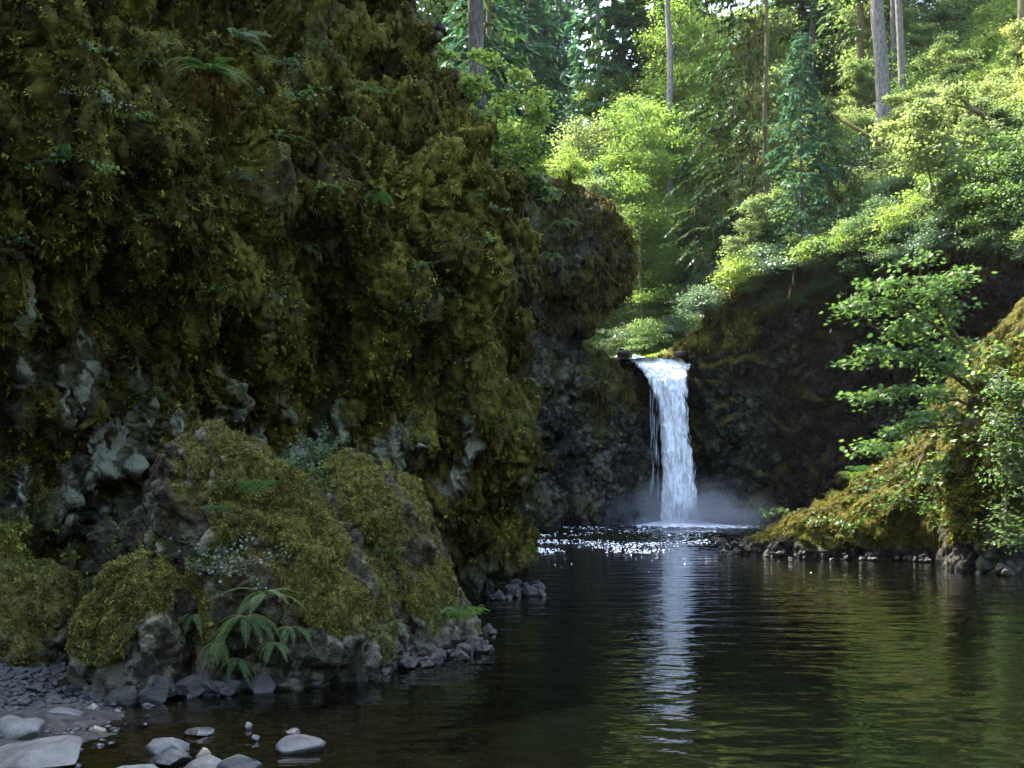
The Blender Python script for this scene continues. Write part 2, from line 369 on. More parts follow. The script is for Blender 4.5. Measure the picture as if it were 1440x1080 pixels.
def bowl_moss(P, N, b):
    x, y, z = P[..., 0], P[..., 1], P[..., 2]
    n = fbm(P * .35, 3, 80)
    moss = np.clip(n * .8 - .15 + .8 * sstep(9.6, 10.4, z) * sstep(14.5, 12.5, x) + 1.1 * sstep(.15, .55, N[..., 2]) + .9 * sstep(11, 13.5, z) + .9 * sstep(9.3, 10.5, z) * sstep(14, 12, x), 0, 1)
    lich_lit = np.clip(.95 * np.exp(-((x - 13.6) / 2.0) ** 2 - ((z - 6.3) / 2.9) ** 2) + n * .4 - .5, -1, 1)  # pale patch puts the light on the buttress into the rock tone
    return moss, lich_lit, sstep(1.2, .1, z) * .8
bowl_cliff, BP, BN, BM = finish_cliff('bowl_cliff', P, M_BOWL, 'dark undercut rock wall curving round the pool right of the waterfall', .75, (.4, .4, .25), .34, bowl_moss,
    [dict(count=52000, length=.24, hang=.8, seed=31, mat=M_MOSSB, region=lambda P, N: sstep(9, 10.4, P[..., 2])),
     dict(count=36000, length=.55, width=.07, hang=1.9, seed=32, mat=M_HANG, thr=.1, region=lambda P, N: sstep(11.3, 12.8, P[..., 2]) * sstep(11.5, 13, P[..., 0]))], detail_scale=.5)

# ---- right bank ridge -----------------------------------------------------------------------------------------------
FRONT = np.array([(6.7, 27.6), (7.1, 25.3), (8.6, 24.0), (10.4, 23.2), (11.6, 22.6), (12.6, 21.5), (14.2, 20.2), (17, 19), (21, 17)])
CREST = np.array([(6.9, 27.4, .12), (7.7, 26.3, .78), (9.2, 26.0, 1.85), (10.5, 25.8, 3.1), (11.5, 25.6, 4.3), (13.0, 25.2, 5.9), (14.7, 25, 7.9), (17.5, 25, 9.8), (21.5, 25, 11.6)])
BACK = np.array([(7.0, 28.0), (8.4, 28.8), (10.5, 30), (12.6, 31), (14.5, 32), (16.5, 33), (18.5, 34), (20.5, 34), (23, 34)])
ts = np.linspace(0, 8, 420)
fr, cr, bk = catmull(FRONT, ts), catmull(CREST, ts), catmull(BACK, ts)
rows = []
for a in np.linspace(-.08, 1, 190):
    a_ = max(a, 0)
    hz = sin(a_ * pi / 2) ** .62; wd = (1 - cos(a_ * pi / 2)) ** .85
    ov = -.35 * np.exp(-((a_ - .42) / .2) ** 2) * np.clip(cr[:, 2] / 3, 0, 1)          # cushion hanging over the waterline
    xy = fr * (1 - wd) + cr[:, :2] * wd; xy[:, 1] += ov
    rows.append(np.column_stack([xy, cr[:, 2] * hz + a * (0 if a > 0 else 4)]))
for a in np.linspace(.02, 1, 70):
    rows.append(np.column_stack([cr[:, :2] * (1 - a) + bk * a, cr[:, 2] * (1 - a ** 1.6) - .3 * a]))
P = np.array(rows)
def bank_moss(P, N, b):
    z = P[..., 2]; n = fbm(P * .8, 3, 90)
    moss = np.clip(1.2 + n * .7 - 1.6 * sstep(.55, .15, z + .25 * n), 0, 1)
    return moss, np.clip(.3 + n, 0, 1), sstep(.55, .1, z)
bank, KP, KN, KM = finish_cliff('right_bank', P, M_BANK, 'moss covered rock ridge sloping down to a gravel point in the pool on the right', .24, (1.1, 1.1, .7), .12, bank_moss,
    [dict(count=130000, length=.075, hang=.35, seed=41, mat=M_MOSSB, width=.4, out=.8), dict(count=7000, length=.2, width=.10, hang=1.6, seed=42, mat=M_HANG, region=lambda P, N: sstep(.3, -.2, N[..., 2]))], cat='bank', detail_scale=.8)

# ---- lofted boulders ------------------------------------------------------------------------------------------------
def loft(tbl, Yc, yf, yb, nz, nth, sq=.8):
    """outline rows (v, u_left, u_right) measured at depth Yc; yf / yb front and back depth at foot and top"""
    tbl = np.array(tbl, float)[::-1]; sc = F / Yc
    zt = CAMZ - (tbl[:, 0] - HV) / sc
    z0, z1 = zt[0], zt[-1]
    s = np.sin(np.linspace(0, 1, nz) * pi / 2) ; zs = z0 + (z1 - z0) * s
    th = np.linspace(0, 2 * pi, nth, endpoint=False)
    c, sn = np.sign(np.cos(th)) * np.abs(np.cos(th)) ** sq, np.sign(np.sin(th)) * np.abs(np.sin(th)) ** sq
    rows = []
    for z, k in zip(zs, s):
        l, r = np.interp(z, zt, tbl[:, 1]), np.interp(z, zt, tbl[:, 2])
        xl, xr = (l - CX) / sc, (r - CX) / sc
        q = math.sqrt(max(1 - k ** 2.2, 0))
        f = yf[1] + (yf[0] - yf[1]) * q; b = yb[1] + (yb[0] - yb[1]) * q
        yc = (f + b) / 2
        rows.append(np.column_stack([(xl + xr) / 2 + (xr - xl) / 2 * c, yc + (b - f) / 2 * sn, np.full(nth, z)]))
    top = rows[-1]; cen = top.mean(0)
    for t in (.66, .33, .02): rows.append(cen + (top - cen) * t + np.array([0, 0, .10 * (1 - t)]))
    return np.array(rows)
def boulder_moss(off, zlow=.42):
    def f(P, N, b):
        z = P[..., 2]; n = fbm(P * 1.3, 3, 100 + off)
        moss = np.clip(.80 + .5 * (off == 5) + n * 1.7 + .4 * N[..., 2] - (0 if off == 5 else .75) * sstep(.2, -.6, N[..., 0]) * sstep(.2, 1.2, z) - 1.6 * sstep(zlow + .15, zlow - .12, z + .3 * n), 0, 1)
        return moss, np.clip(.55 + n * 1.2, 0, 1), sstep(zlow + .25, .1, z)
    return f
def boulder(name, tbl, Yc, yf, yb, nz, nth, label, off, cnt, lobes=.16, sq=.8, zlow=.42, length=.020, mat=M_BOULDER, cmat=M_MOSSC):
    P = loft(tbl, Yc, yf, yb, nz, nth, sq)
    return finish_cliff(name, P, mat, label, lobes, (1.5, 1.5, 1.1), .085, boulder_moss(off, zlow),
        [dict(count=cnt * 3, length=length, hang=.2, width=.5, out=.8, seed=50 + off, mat=cmat)], True, 'boulder', 'thing', 1.7, outsign=1)
bA = boulder('mossy_boulder', [(622, 296, 330), (640, 262, 352), (665, 233, 374), (700, 212, 425), (740, 205, 470), (780, 214, 500), (830, 232, 530), (900, 245, 548), (985, 240, 560)], 8.8, (7.75, 8.7), (10.3, 9.3), 200, 420,
    'largest mossy boulder with a bare rocky peak, behind the dark fern at the water', 1, 60000)
bB = boulder('mossy_boulder', [(651, 480, 525), (665, 458, 545), (690, 440, 574), (720, 428, 592), (760, 415, 612), (820, 405, 640), (860, 400, 652), (890, 400, 672), (960, 398, 684)], 10., (8.95, 9.9), (11.6, 10.6), 190, 400,
    'broad mossy boulder with a smooth rounded top, its foot ringed by wet dark rocks', 2, 55000)
bC = boulder('mossy_boulder', [(783, 170, 214), (795, 152, 224), (830, 130, 246), (870, 106, 252), (900, 98, 256), (1000, 92, 262)], 7.7, (7.15, 7.6), (8.5, 8.0), 130, 280,
    'small mossy boulder with grey ledges standing at the left shore', 3, 26000, .14)
bD = boulder('rock', [(740, 140, 160), (752, 130, 180), (775, 128, 192), (800, 132, 196)], 8.6, (8.3, 8.5), (9.1, 8.9), 60, 120,
    'bare grey rock lodged behind the small mossy boulder at the cliff foot', 4, 600, .08, zlow=-.5)
bE = boulder('mossy_boulder', [(792, -40, 40), (812, -70, 78), (850, -90, 98), (900, -100, 108), (965, -110, 112)], 8.4, (7.9, 8.3), (9.4, 8.9), 110, 220,
    'low moss hummock at the cliff foot by the left frame edge', 6, 16000, .16, zlow=.12)
rB = boulder('mossy_outcrop', [(470, 1440, 1640), (540, 1402, 1700), (620, 1372, 1740), (700, 1359, 1760), (770, 1356, 1770), (815, 1354, 1780)], 20., (18.6, 19.6), (22.5, 22), 170, 380,
    'steep mossy outcrop with a dark wet foot at the right edge of the pool', 5, 30000, .26, zlow=.5, length=.09, mat=M_BANK, cmat=M_MOSSB)
# ------------------------------------------------------------------ ground behind the rims
def poly_dist(X, Y, L):
    """distance to polyline, interpolated z, and side (+ = right of travel)"""
    best = np.full(X.shape, 1e9); zz = np.zeros(X.shape); sd = np.zeros(X.shape)
    for a, b in zip(L[:-1], L[1:]):
        d = b[:2] - a[:2]; l2 = d @ d
        t = np.clip(((X - a[0]) * d[0] + (Y - a[1]) * d[1]) / l2, 0, 1)
        ex, ey = X - a[0] - t * d[0], Y - a[1] - t * d[1]
        q = ex * ex + ey * ey
        s = np.sign(d[1] * ex - d[0] * ey)
        m = q < best
        best = np.where(m, q, best); zz = np.where(m, a[2] + t * (b[2] - a[2]), zz); sd = np.where(m, s, sd)
    return np.sqrt(best), zz, sd
R_LINE = np.concatenate([np.array([(-4., 112, 15.5), (-2.4, 92, 13), (.6, 76, 11.6), (3.6, 65, 10.5), (6.2, 59, 10.0), (8.8, 55.6, 9.8)]), RIM[1:]])       # upstream -> downstream: hillside lies to the left of travel
L_LINE = np.array([(-13, -4, 11), (-10, 4, 11), (-5.2, 11, 10.9), (-2.6, 16, 9.6), (-3.2, 24, 11), (-4.6, 33, 14), (-3.8, 41.5, 17.2), (.4, 45.4, 18.4), (3.2, 47.6, 18.3), (4.9, 50, 17.2), (4.2, 54, 16.4), (1.2, 60, 14.5), (-2.6, 72, 13), (-5.6, 92, 13.4), (-7.5, 112, 15.5)])
def ground(X, Y):
    X = np.asarray(X, float); Y = np.asarray(Y, float)
    p = np.stack([X, Y, X * 0], -1)
    n = fbm(p * .12, 3, 120)
    d, z, s = poly_dist(X, Y, R_LINE)
    zr = z + np.where(d < 3.5, .38 * d, 1.33 + .84 * (d - 3.5)) - .004 * np.clip(d - 18, 0, None) ** 2 * .5 + n * np.clip(d * .25, 0, 1.4)
    rs = (s < 0)
    d2, z2, s2 = poly_dist(X, Y, L_LINE)
    zl = z2 + .30 * np.clip(d2 - 1, 0, None) + n * np.clip(d2 * .25, 0, 1.2)
    ls = (s2 < 0)
    far = 12 + .42 * np.clip(Y - 96, 0, None)
    creek = -.25 + np.interp(Y, [52, 58, 66, 78, 94, 112], [9.4, 9.6, 10.2, 11.2, 12.6, 15]) - .2
    h = np.where(rs & ~(ls & (d2 > d)), zr, np.where(ls, zl, creek))
    h = np.where(Y > 96, np.maximum(h, far + n), h)
    okk = rs | ls | (Y > 55.)
    return h, okk, rs & ~(ls & (d2 > d))
xs = np.concatenate([np.linspace(-75, -14, 40, endpoint=False), np.linspace(-14, 45, 240, endpoint=False), np.linspace(45, 110, 45)])
ys = np.concatenate([np.linspace(-4, 45, 80, endpoint=False), np.linspace(45, 100, 170, endpoint=False), np.linspace(100, 200, 40)])
GX, GY = np.meshgrid(xs, ys)
H, okk, _rs = ground(GX, GY)
_dl, _, _sl = poly_dist(GX, GY, L_LINE); _dr, _, _sr = poly_dist(GX, GY, R_LINE)
H = H - 1.2 * np.exp(-np.minimum(_dl, 9) / .6) * (_sl < 0) - 1.2 * np.exp(-_dr / 1.1) * (_sr < 0) * (GY < 53)
H = H + .22 * fbm(np.stack([GX, GY, GX * 0], -1) * .9, 3, 130)
k = NT('forest_floor'); p = k.pos()
c = k.ramp(k.math('ADD', k.math('MULTIPLY', k.noise(p, .5, 4), .5), k.math('MULTIPLY', k.noise(p, 5., 4), .5)), [(.3, (.022, .017, .008)), (.5, (.045, .050, .012)), (.7, (.085, .10, .022))])
M_GROUND = k.done(k.n('BsdfPrincipled', Base__Color=c, Roughness=.95, Normal=k.n('Bump', Height=k.noise(p, 6., 4), Strength=.8, Distance=.15).outputs[0]).outputs[0])
tag(obj('hillside', grid_mesh('hillside', np.stack([GX, GY, H], -1), M_GROUND, keep=okk)), 'steep forest floor rising behind the cliffs and waterfall', 'hillside', kind='structure')
def ground_z(x, y): return float(ground(np.array([x]), np.array([y]))[0][0])

xs = np.linspace(-75, 85, 90); ys = np.linspace(-75, 3, 60); GX, GY = np.meshgrid(xs, ys)  # gorge side out of view, added to darken the near gorge
dd = np.maximum(np.maximum(-10.5 - GX, GX - 24), -13 - GY)
H2 = np.where(dd < 0, -2.5, np.minimum(2.4 * dd - 1, 7 + .5 * dd)) + 1.5 * fbm(np.stack([GX, GY, GX * 0], -1) * .15, 3, 160) * np.clip(dd, 0, 1)
tag(obj('shade_slope', grid_mesh('shade_slope', np.stack([GX, GY, H2], -1), M_GROUND)), 'unseen gorge side added downstream to shade the pool', 'hillside', kind='structure')

# ------------------------------------------------------------------ pool
xs = np.linspace(-16, 30, 150); ys = np.concatenate([np.linspace(-12, 12, 130, endpoint=False), np.linspace(12, 64, 60)])
GX, GY = np.meshgrid(xs, ys)
shore = -3.05 - .16 * np.clip(GY - 6.5, -6, 3) + .25 * pn(np.stack([GX, GY, GX * 0], -1) * .9, 3) - np.clip(GY - 8.5, 0, 4) * .8
e = GX - shore
Hb = np.where(e < 0, -e * .16, -.075 * e) - .035 * np.clip(GY - 7, 0, 30) * (e > 0)
Hb = np.clip(Hb, -2.6, .9) + .045 * fbm(np.stack([GX, GY, GX * 0], -1) * 2.4, 3, 140)
k = NT('pool_bed'); p = k.pos()
v = k.n('TexVoronoi', Vector=p, Scale=5.5); v2 = k.n('TexVoronoi', Vector=p, Scale=14.)
c = k.mix(.5, v.outputs['Color'], v2.outputs['Color'])
c = k.ramp(k.n('SeparateColor', Color=c).outputs[0], [(.2, (.008, .007, .005)), (.5, (.019, .017, .012)), (.85, (.048, .042, .029))])
hh = k.math('ADD', k.math('MULTIPLY', v.outputs['Distance'], -.7), k.math('MULTIPLY', v2.outputs['Distance'], -.4))
M_BED = k.done(k.n('BsdfPrincipled', Base__Color=c, Roughness=.8, Normal=k.n('Bump', Height=hh, Strength=.8, Distance=.1).outputs[0]).outputs[0])
tag(obj('pool_bed', grid_mesh('pool_bed', np.stack([GX, GY, Hb], -1), M_BED)), 'brown pebbly bed of the pool showing through the shallows', 'pool bed', kind='structure')

k = NT('pool_water'); p = k.pos()
d = k.n('VectorMath', _operation='DISTANCE', i0=p, i1=(9.0, 50.5, 0)).outputs['Value']
rough_zone = k.n('MapRange', Value=d, i1=27., i2=14., i3=0., i4=1.).outputs[0]
w1 = k.noise(k.n('Mapping', Vector=p, Scale=(.8, 1.5, 1)).outputs[0], 1.15, 2, .5)
w2 = k.noise(k.n('Mapping', Vector=p, Scale=(.75, 1.5, 1), Rotation=(0, 0, .35)).outputs[0], 4.6, 2, .5)
w3 = k.noise(k.n('Mapping', Vector=p, Scale=(.8, 1.3, 1), Rotation=(0, 0, -.2)).outputs[0], 3.2, 3, .6)
near = k.math('ADD', k.math('MULTIPLY', w1, .036), k.math('MULTIPLY', w2, .009))
h = k.math('ADD', near, k.math('MULTIPLY', k.math('MULTIPLY', w3, .03), rough_zone))
bmp = k.n('Bump', Height=h, Strength=1., Distance=1.)
fr = k.n('Fresnel', IOR=1.33, Normal=bmp.outputs[0])
gl = k.n('BsdfGlossy', Color=(1, 1, 1, 1), Roughness=.025, Normal=bmp.outputs[0])
tr = k.n('BsdfTransparent', Color=(.50, .44, .25, 1))
deep = k.n('BsdfDiffuse', Color=(.0012, .0016, .0009, 1))
z = k.n('SeparateXYZ', Vector=p)
df = k.math('ADD', k.n('MapRange', Value=z.outputs[0], i1=-3.0, i2=.6, i3=0., i4=.97).outputs[0], k.n('MapRange', Value=z.outputs[1], i1=7., i2=13., i3=0., i4=.9).outputs[0], True)
body = k.n('MixShader', i0=df); k.t.links.new(tr.outputs[0], body.inputs[1]); k.t.links.new(deep.outputs[0], body.inputs[2])
m = k.n('MixShader', i0=fr.outputs[0]); k.t.links.new(body.outputs[0], m.inputs[1]); k.t.links.new(gl.outputs[0], m.inputs[2])
M_WATER = k.done(m.outputs[0])
xs = np.concatenate([[-16, -10], np.linspace(-5, 15, 330), [20, 31]]); ys = np.concatenate([[-14, 0], np.linspace(5, 24, 60, endpoint=False), np.linspace(24, 54, 420), [63]])
GX, GY = np.meshgrid(xs, ys); q = np.stack([GX, GY, GX * 0], -1)
dz = np.hypot(GX - 9.2, (GY - 51) * .95)
zone = sstep(26.5, 17, dz) * (.55 + .45 * sstep(19, 10, dz)) * sstep(15, 13, GX) * sstep(-5, -3.6, GX) * sstep(24, 26.5, GY)
wv = .060 * (1 - 2 * np.abs(pn(q * np.array([1.5, 1.0, 1]), 170))) + .075 * (1 - 2 * np.abs(pn(q * np.array([3.4, 2.3, 1]) + .3, 171))) + .012 * pn(q * np.array([7, 5, 1]), 172)
xs_w, ys_w, zone_w = xs, ys, zone
wv = wv * np.clip(.75 + .9 * pn(q * .16, 173), .25, 1.4)
tag(obj('pool_water', grid_mesh('pool_water', np.stack([GX, GY, wv * zone], -1), M_WATER)), 'dark rippled water of the plunge pool', 'water', kind='structure')

# creek above the falls
cl = np.array([(9.2, 57., 0), (7.4, 60., 0)])
yy = np.linspace(52.9, 112, 160); xl = np.interp(yy, L_LINE[9:, 1], L_LINE[9:, 0]) - .6; xr = np.interp(yy, R_LINE[:7, 1][::-1], R_LINE[:7, 0][::-1]) + .6
zz = np.interp(yy, [52.9, 54, 58, 66, 78, 94, 112], [9.60, 9.66, 9.75, 10.2, 11.2, 12.6, 15])
a = np.linspace(0, 1, 40)
P = np.stack([xl[:, None] * (1 - a) + xr[:, None] * a, yy[:, None] + 0 * a, zz[:, None] + 0 * a], -1)
P[..., 2] += .09 * fbm(P * np.array([1.4, .7, 1]), 3, 150)
k = NT('creek_water'); p = k.pos()
n = k.noise(k.n('Mapping', Vector=p, Scale=(2.2, .7, 1)).outputs[0], 1.4, 4, .6)
c = k.ramp(n, [(.42, (.03, .034, .03)), (.6, (.5, .53, .55))])
M_CREEK = k.done(k.n('BsdfPrincipled', Base__Color=c, Roughness=.15, Normal=k.n('Bump', Height=n, Strength=.7, Distance=.2).outputs[0]).outputs[0])
tag(obj('creek_water', grid_mesh('creek_water', P, M_CREEK)), 'shallow creek sliding to the lip of the waterfall', 'water', kind='structure')

# ------------------------------------------------------------------ waterfall
k = NT('falling_water'); p = k.pos(obj=True)
n1 = k.noise(k.n('Mapping', Vector=p, Scale=(3.2, 3.2, .42)).outputs[0], 1.6, 5, .62)
n2 = k.noise(k.n('Mapping', Vector=p, Scale=(1.3, 1.3, .8)).outputs[0], 1.3, 3, .5)
dens = k.math('ADD', k.math('SUBTRACT', k.math('ADD', k.math('MULTIPLY', n1, 1.6), k.math('MULTIPLY', n2, .9)), 1.22), k.attr('dens'))
al = k.n('MapRange', Value=dens, i1=.12, i2=.5, i3=0., i4=1.).outputs[0]
c = k.ramp(n1, [(.22, (.84, .88, .91)), (.48, (.97, .98, .985))])
d = k.n('BsdfDiffuse', Color=c, Normal=k.n('Bump', Height=n1, Strength=.55, Distance=.2).outputs[0]); t = k.n('BsdfTranslucent', Color=c)
w = k.n('MixShader', i0=.12); k.t.links.new(d.outputs[0], w.inputs[1]); k.t.links.new(t.outputs[0], w.inputs[2])
x = k.n('MixShader', i0=al); k.t.links.new(k.n('BsdfTransparent').outputs[0], x.inputs[1]); k.t.links.new(w.outputs[0], x.inputs[2])
M_FALL = k.done(x.outputs[0])
FT = np.array([(490, 880, 968), (500, 887, 976), (508, 893, 972), (520, 903, 964), (540, 913, 961), (560, 922, 962), (580, 928, 963), (610, 931, 965), (640, 931, 972), (680, 931, 976), (710, 930, 981), (742, 927, 988)], float)
def fall_sheet(off, wid, dens, seed, nv=260, nu=70):
    rows = []; D = []
    a = np.linspace(-1, 1, nu)
    for f in np.concatenate([np.linspace(-.12, 0, 14, endpoint=False), np.linspace(0, 1, nv - 14)]):
        f0 = min(f, 0); f = max(f, 0)
        v = 500.5 + f * 241.5 + f0 * 14
        Yc = 53.0 - 1.5 * sstep(0, .16, f) - .5 * f - f0 * 22
        s = F / Yc
        l, r = np.interp(v, FT[:, 0], FT[:, 1]), np.interp(v, FT[:, 0], FT[:, 2])
        lipf = (1 - sstep(0., .12, f))
        xc, hw = ((l + r) / 2 - CX) / s, (r - l) / 2 / s * wid
        z = CAMZ - (v - HV) / s if f0 == 0 else CAMZ + 199.5 / F * 53. + f0 * -.3
        th = a * pi / 2
        sx = np.sin(th)
        bulge = .42 * sstep(.06, .25, f)
        zl_ = z + lipf * (.30 * np.abs(sx) ** 1.6 * np.where(sx < 0, 1.2, .8) - .16)
        rows.append(np.column_stack([xc + hw * sx, Yc + off * sstep(0, .1, f) - bulge * np.cos(th) + lipf * np.abs(sx) * .7, zl_]))
        D.append(dens + .52 * np.cos(th) ** .7 - .12 * f)
    P = np.array(rows); D = np.array(D)
    q = P * np.array([1.9, 1.9, .42]) + seed
    P[..., 1] += .30 * fbm(q, 3, seed) * sstep(0, 30, np.arange(nv))[:, None]
    P[..., 0] += .16 * fbm(P * np.array([.5, .5, .8]) + seed, 3, seed + 3) * sstep(10, 90, np.arange(nv))[:, None]
    return P, D
Vs, Qs, Ds, o_ = [], [], [], 0
for off, wid, dens, seed in ((.35, .86, .55, 1), (0, 1.0, .16, 2), (-.25, 1.06, .02, 3), (-.45, 1.14, -.10, 4)):
    P, D = fall_sheet(off, wid, dens, seed); q = grid_faces(*P.shape[:2])
    Vs.append(P.reshape(-1, 3)); Qs.append(q + o_); Ds.append(D.ravel()); o_ += len(Vs[-1])
q = np.concatenate(Qs); D = np.concatenate(Ds)
falls = obj('waterfall', raw_mesh('waterfall', np.concatenate(Vs), q.ravel(), np.arange(len(q)) * 4, np.full(len(q), 4), M_FALL, {'dens': D}))
tag(falls, 'white waterfall dropping from a mossy notch straight into the dark pool', 'waterfall')
# thin side trickles on the left of the column
rg = R(77); pos, ax, nr, sc = [], [], [], []
for i in range(60):
    u = rg.uniform(914, 927); v0 = rg.uniform(535, 690); L = rg.uniform(.5, 1.6); p0 = at(u, v0, 51.6)
    pos.append(p0); ax.append((rg.normal() * .01, 0, -1)); nr.append((rg.normal() * .3, -1, 0)); sc.append(L)
k = NT('trickle'); M_TRICK = k.done(k.n('BsdfDiffuse', Color=(.55, .6, .64, 1)).outputs[0])
obj('side_trickle', cards('side_trickle', T_DIA * np.array([1, 1, 0]), np.array(pos), np.array(ax), np.array(nr), np.array(sc), .018, M_TRICK), falls)
# foam on the pool
k = NT('foam'); p = k.pos()
dist = k.n('VectorMath', _operation='LENGTH', i0=k.n('Mapping', Vector=p, Location=(-9.3, -50.9, 0)).outputs[0]).outputs['Value']
n = k.noise(p, 2.2, 5, .65)
al = k.n('MapRange', Value=k.math('ADD', k.math('MULTIPLY', n, 1.6), k.math('MULTIPLY', dist, -.15)), i1=.10, i2=.38, i3=0., i4=1.).outputs[0]
x = k.n('MixShader', i0=al); k.t.links.new(k.n('BsdfTransparent').outputs[0], x.inputs[1]); k.t.links.new(k.n('BsdfDiffuse', Color=(.88, .91, .93, 1)).outputs[0], x.inputs[2])
M_FOAM = k.done(x.outputs[0])
rr, th = np.meshgrid(np.linspace(.05, 7.5, 60), np.linspace(0, 2 * pi, 96, endpoint=False), indexing='ij')
P = np.stack([9.3 + rr * np.cos(th) * 1.0, 50.9 + rr * np.sin(th), .03 + .6 * np.exp(-rr / 1.2)], -1); P[..., 2] += .16 * np.abs(pn(P * 1.5, 8)) * np.exp(-rr / 3)
tag(obj('foam', grid_mesh('foam', P, M_FOAM, closed=True)), 'ring of white foam where the waterfall meets the pool', 'foam', kind='stuff')
# small white domes standing in for sun glints on the chop
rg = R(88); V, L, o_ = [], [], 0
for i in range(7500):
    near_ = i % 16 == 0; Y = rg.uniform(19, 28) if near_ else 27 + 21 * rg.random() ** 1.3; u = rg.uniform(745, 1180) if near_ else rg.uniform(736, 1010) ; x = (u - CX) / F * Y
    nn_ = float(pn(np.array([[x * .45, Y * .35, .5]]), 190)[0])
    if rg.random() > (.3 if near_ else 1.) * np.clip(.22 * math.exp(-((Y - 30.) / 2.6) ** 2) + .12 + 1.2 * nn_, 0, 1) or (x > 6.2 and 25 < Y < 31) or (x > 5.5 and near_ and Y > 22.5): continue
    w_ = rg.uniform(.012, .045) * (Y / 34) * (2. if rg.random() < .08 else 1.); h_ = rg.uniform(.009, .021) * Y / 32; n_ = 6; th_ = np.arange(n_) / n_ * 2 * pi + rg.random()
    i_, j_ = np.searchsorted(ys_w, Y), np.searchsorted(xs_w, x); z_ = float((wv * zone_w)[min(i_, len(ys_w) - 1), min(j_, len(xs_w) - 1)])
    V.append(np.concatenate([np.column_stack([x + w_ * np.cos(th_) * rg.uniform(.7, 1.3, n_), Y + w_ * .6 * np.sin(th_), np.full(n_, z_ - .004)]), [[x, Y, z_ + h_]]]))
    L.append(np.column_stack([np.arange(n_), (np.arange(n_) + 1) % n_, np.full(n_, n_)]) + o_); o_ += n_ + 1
L = np.concatenate(L); k = NT('glint_fleck'); M_GLINT = k.done(k.n('BsdfDiffuse', Color=(.93, .95, .96, 1)).outputs[0])
tag(obj('glint_flecks', raw_mesh('glint_flecks', np.concatenate(V), L.ravel(), np.arange(len(L)) * 3, np.full(len(L), 3), M_GLINT)), 'white flecks modelled as glints on the choppy water before the waterfall', 'foam', kind='stuff')
# mist
k = NT('mist'); p = k.pos(obj=True)
ln = k.n('VectorMath', _operation='LENGTH', i0=p).outputs['Value']
fall_ = k.math('POWER', k.math('SUBTRACT', 1., ln, True), 2.3)
den = k.math('MULTIPLY', k.math('MULTIPLY', fall_, k.n('MapRange', Value=k.noise(p, 2.6, 4), i1=.38, i2=.68, i3=.05, i4=1.9).outputs[0]), 1.15)
M_MIST = k.done(None, k.n('VolumePrincipled', Color=(.93, .95, .97, 1), Density=den).outputs[0])
bpy.ops.mesh.primitive_uv_sphere_add(segments=32, ring_count=16, radius=1)
mist = bpy.context.object; mist.name = 'mist'; mist.data.name = 'mist'; mist.data.materials.append(M_MIST)
mist.location = (9.4, 50.0, .25); mist.scale = (6.2, 3.4, 3.2)
tag(mist, 'pale spray drifting round the foot of the waterfall', 'mist', kind='stuff')

# ------------------------------------------------------------------ stones
def rock_mesh(name, seed, dims, ang, mat, sub=4):
    bpy.ops.mesh.primitive_ico_sphere_add(subdivisions=sub, radius=1)
    o = bpy.context.object; me = o.data; bpy.data.objects.remove(o)
    V = np.zeros(len(me.vertices) * 3, np.float32); me.vertices.foreach_get('co', V); V = V.reshape(-1, 3).astype(float)
    rg = R(seed); V = V * (1 + .22 * fbm(V * .9, 2, seed)[:, None])
    if ang:
        for _ in range(int(12 * ang) + 4):
            nrm = unit(rg.normal(size=3)); lim = rg.uniform(.52, .85); dd = V @ nrm - lim
            V = V - np.clip(dd, 0, None)[:, None] * nrm
    V = V * (1 + (.05 * ang + .02) * fbm(V * 3.2, 3, seed + 9)[:, None]) * np.array(dims)
    me.vertices.foreach_set('co', V.astype(np.float32).ravel()); me.polygons.foreach_set('use_smooth', np.full(len(me.polygons), ang < .8))
    me.name = name; me.materials.clear(); me.materials.append(mat); me.update(); return me
STONES = [  # u_left, u_right, v_top, v_base, material, label, thickness
    (-40, 104, 1043, 1092, M_STONE, 'big flat pale grey slab in the bottom left corner'),
    (-30, 54, 1011, 1050, M_STONE, 'rounded grey boulder just behind the big corner slab'),
    (50, 113, 999, 1018, M_STONE, 'oval grey stone lying in the shallows off the pebble shore'),
    (119, 136, 988, 1002, M_STONE_TAN, 'small tan block of stone at the water edge under the mossy boulder'),
    (86, 103, 984, 999, M_STONE_DARK, 'brown upright pebble beside the small tan block'),
    (126, 146, 1020, 1033, M_STONE_TAN, 'little speckled tan stone alone in the shallow water'),
    (256, 296, 1024, 1036, M_STONE_DARK, 'flat dark stone breaking the surface above the pair of grey cobbles'),
    (203, 259, 1037, 1060, M_STONE, 'speckled grey cobble half out of the water, upper of a touching pair'),
    (214, 262, 1057, 1078, M_STONE_DARK, 'dark wet cobble touching the speckled grey cobble'),
    (274, 294, 1053, 1066, M_STONE_TAN, 'small brown pebble right of the wet cobble pair'),
    (340, 353, 1016, 1026, M_STONE, 'tiny pale stone showing above the dark water, upper of the tiny ones'),
    (350, 365, 1034, 1042, M_STONE, 'tiny glinting stone just below the tiny pale one'),
    (399, 421, 1024, 1033, M_STONE, 'white topped small stone above the two toned stone'),
    (384, 449, 1036, 1060, M_STONE, 'two toned brown and grey humped stone alone in the shallows'),
    (250, 322, 1066, 1096, M_STONE, 'pale smooth stone cut by the bottom edge of the picture'),
    (298, 374, 1066, 1100, M_STONE_DARK, 'darker rounded stone at the bottom edge beside the pale smooth one'),
    (150, 216, 1076, 1100, M_STONE, 'flat pale stone just showing at the bottom edge'),
    (45, 52, 1021, 1027, M_STONE, 'little white pebble in the water below the oval grey stone')]
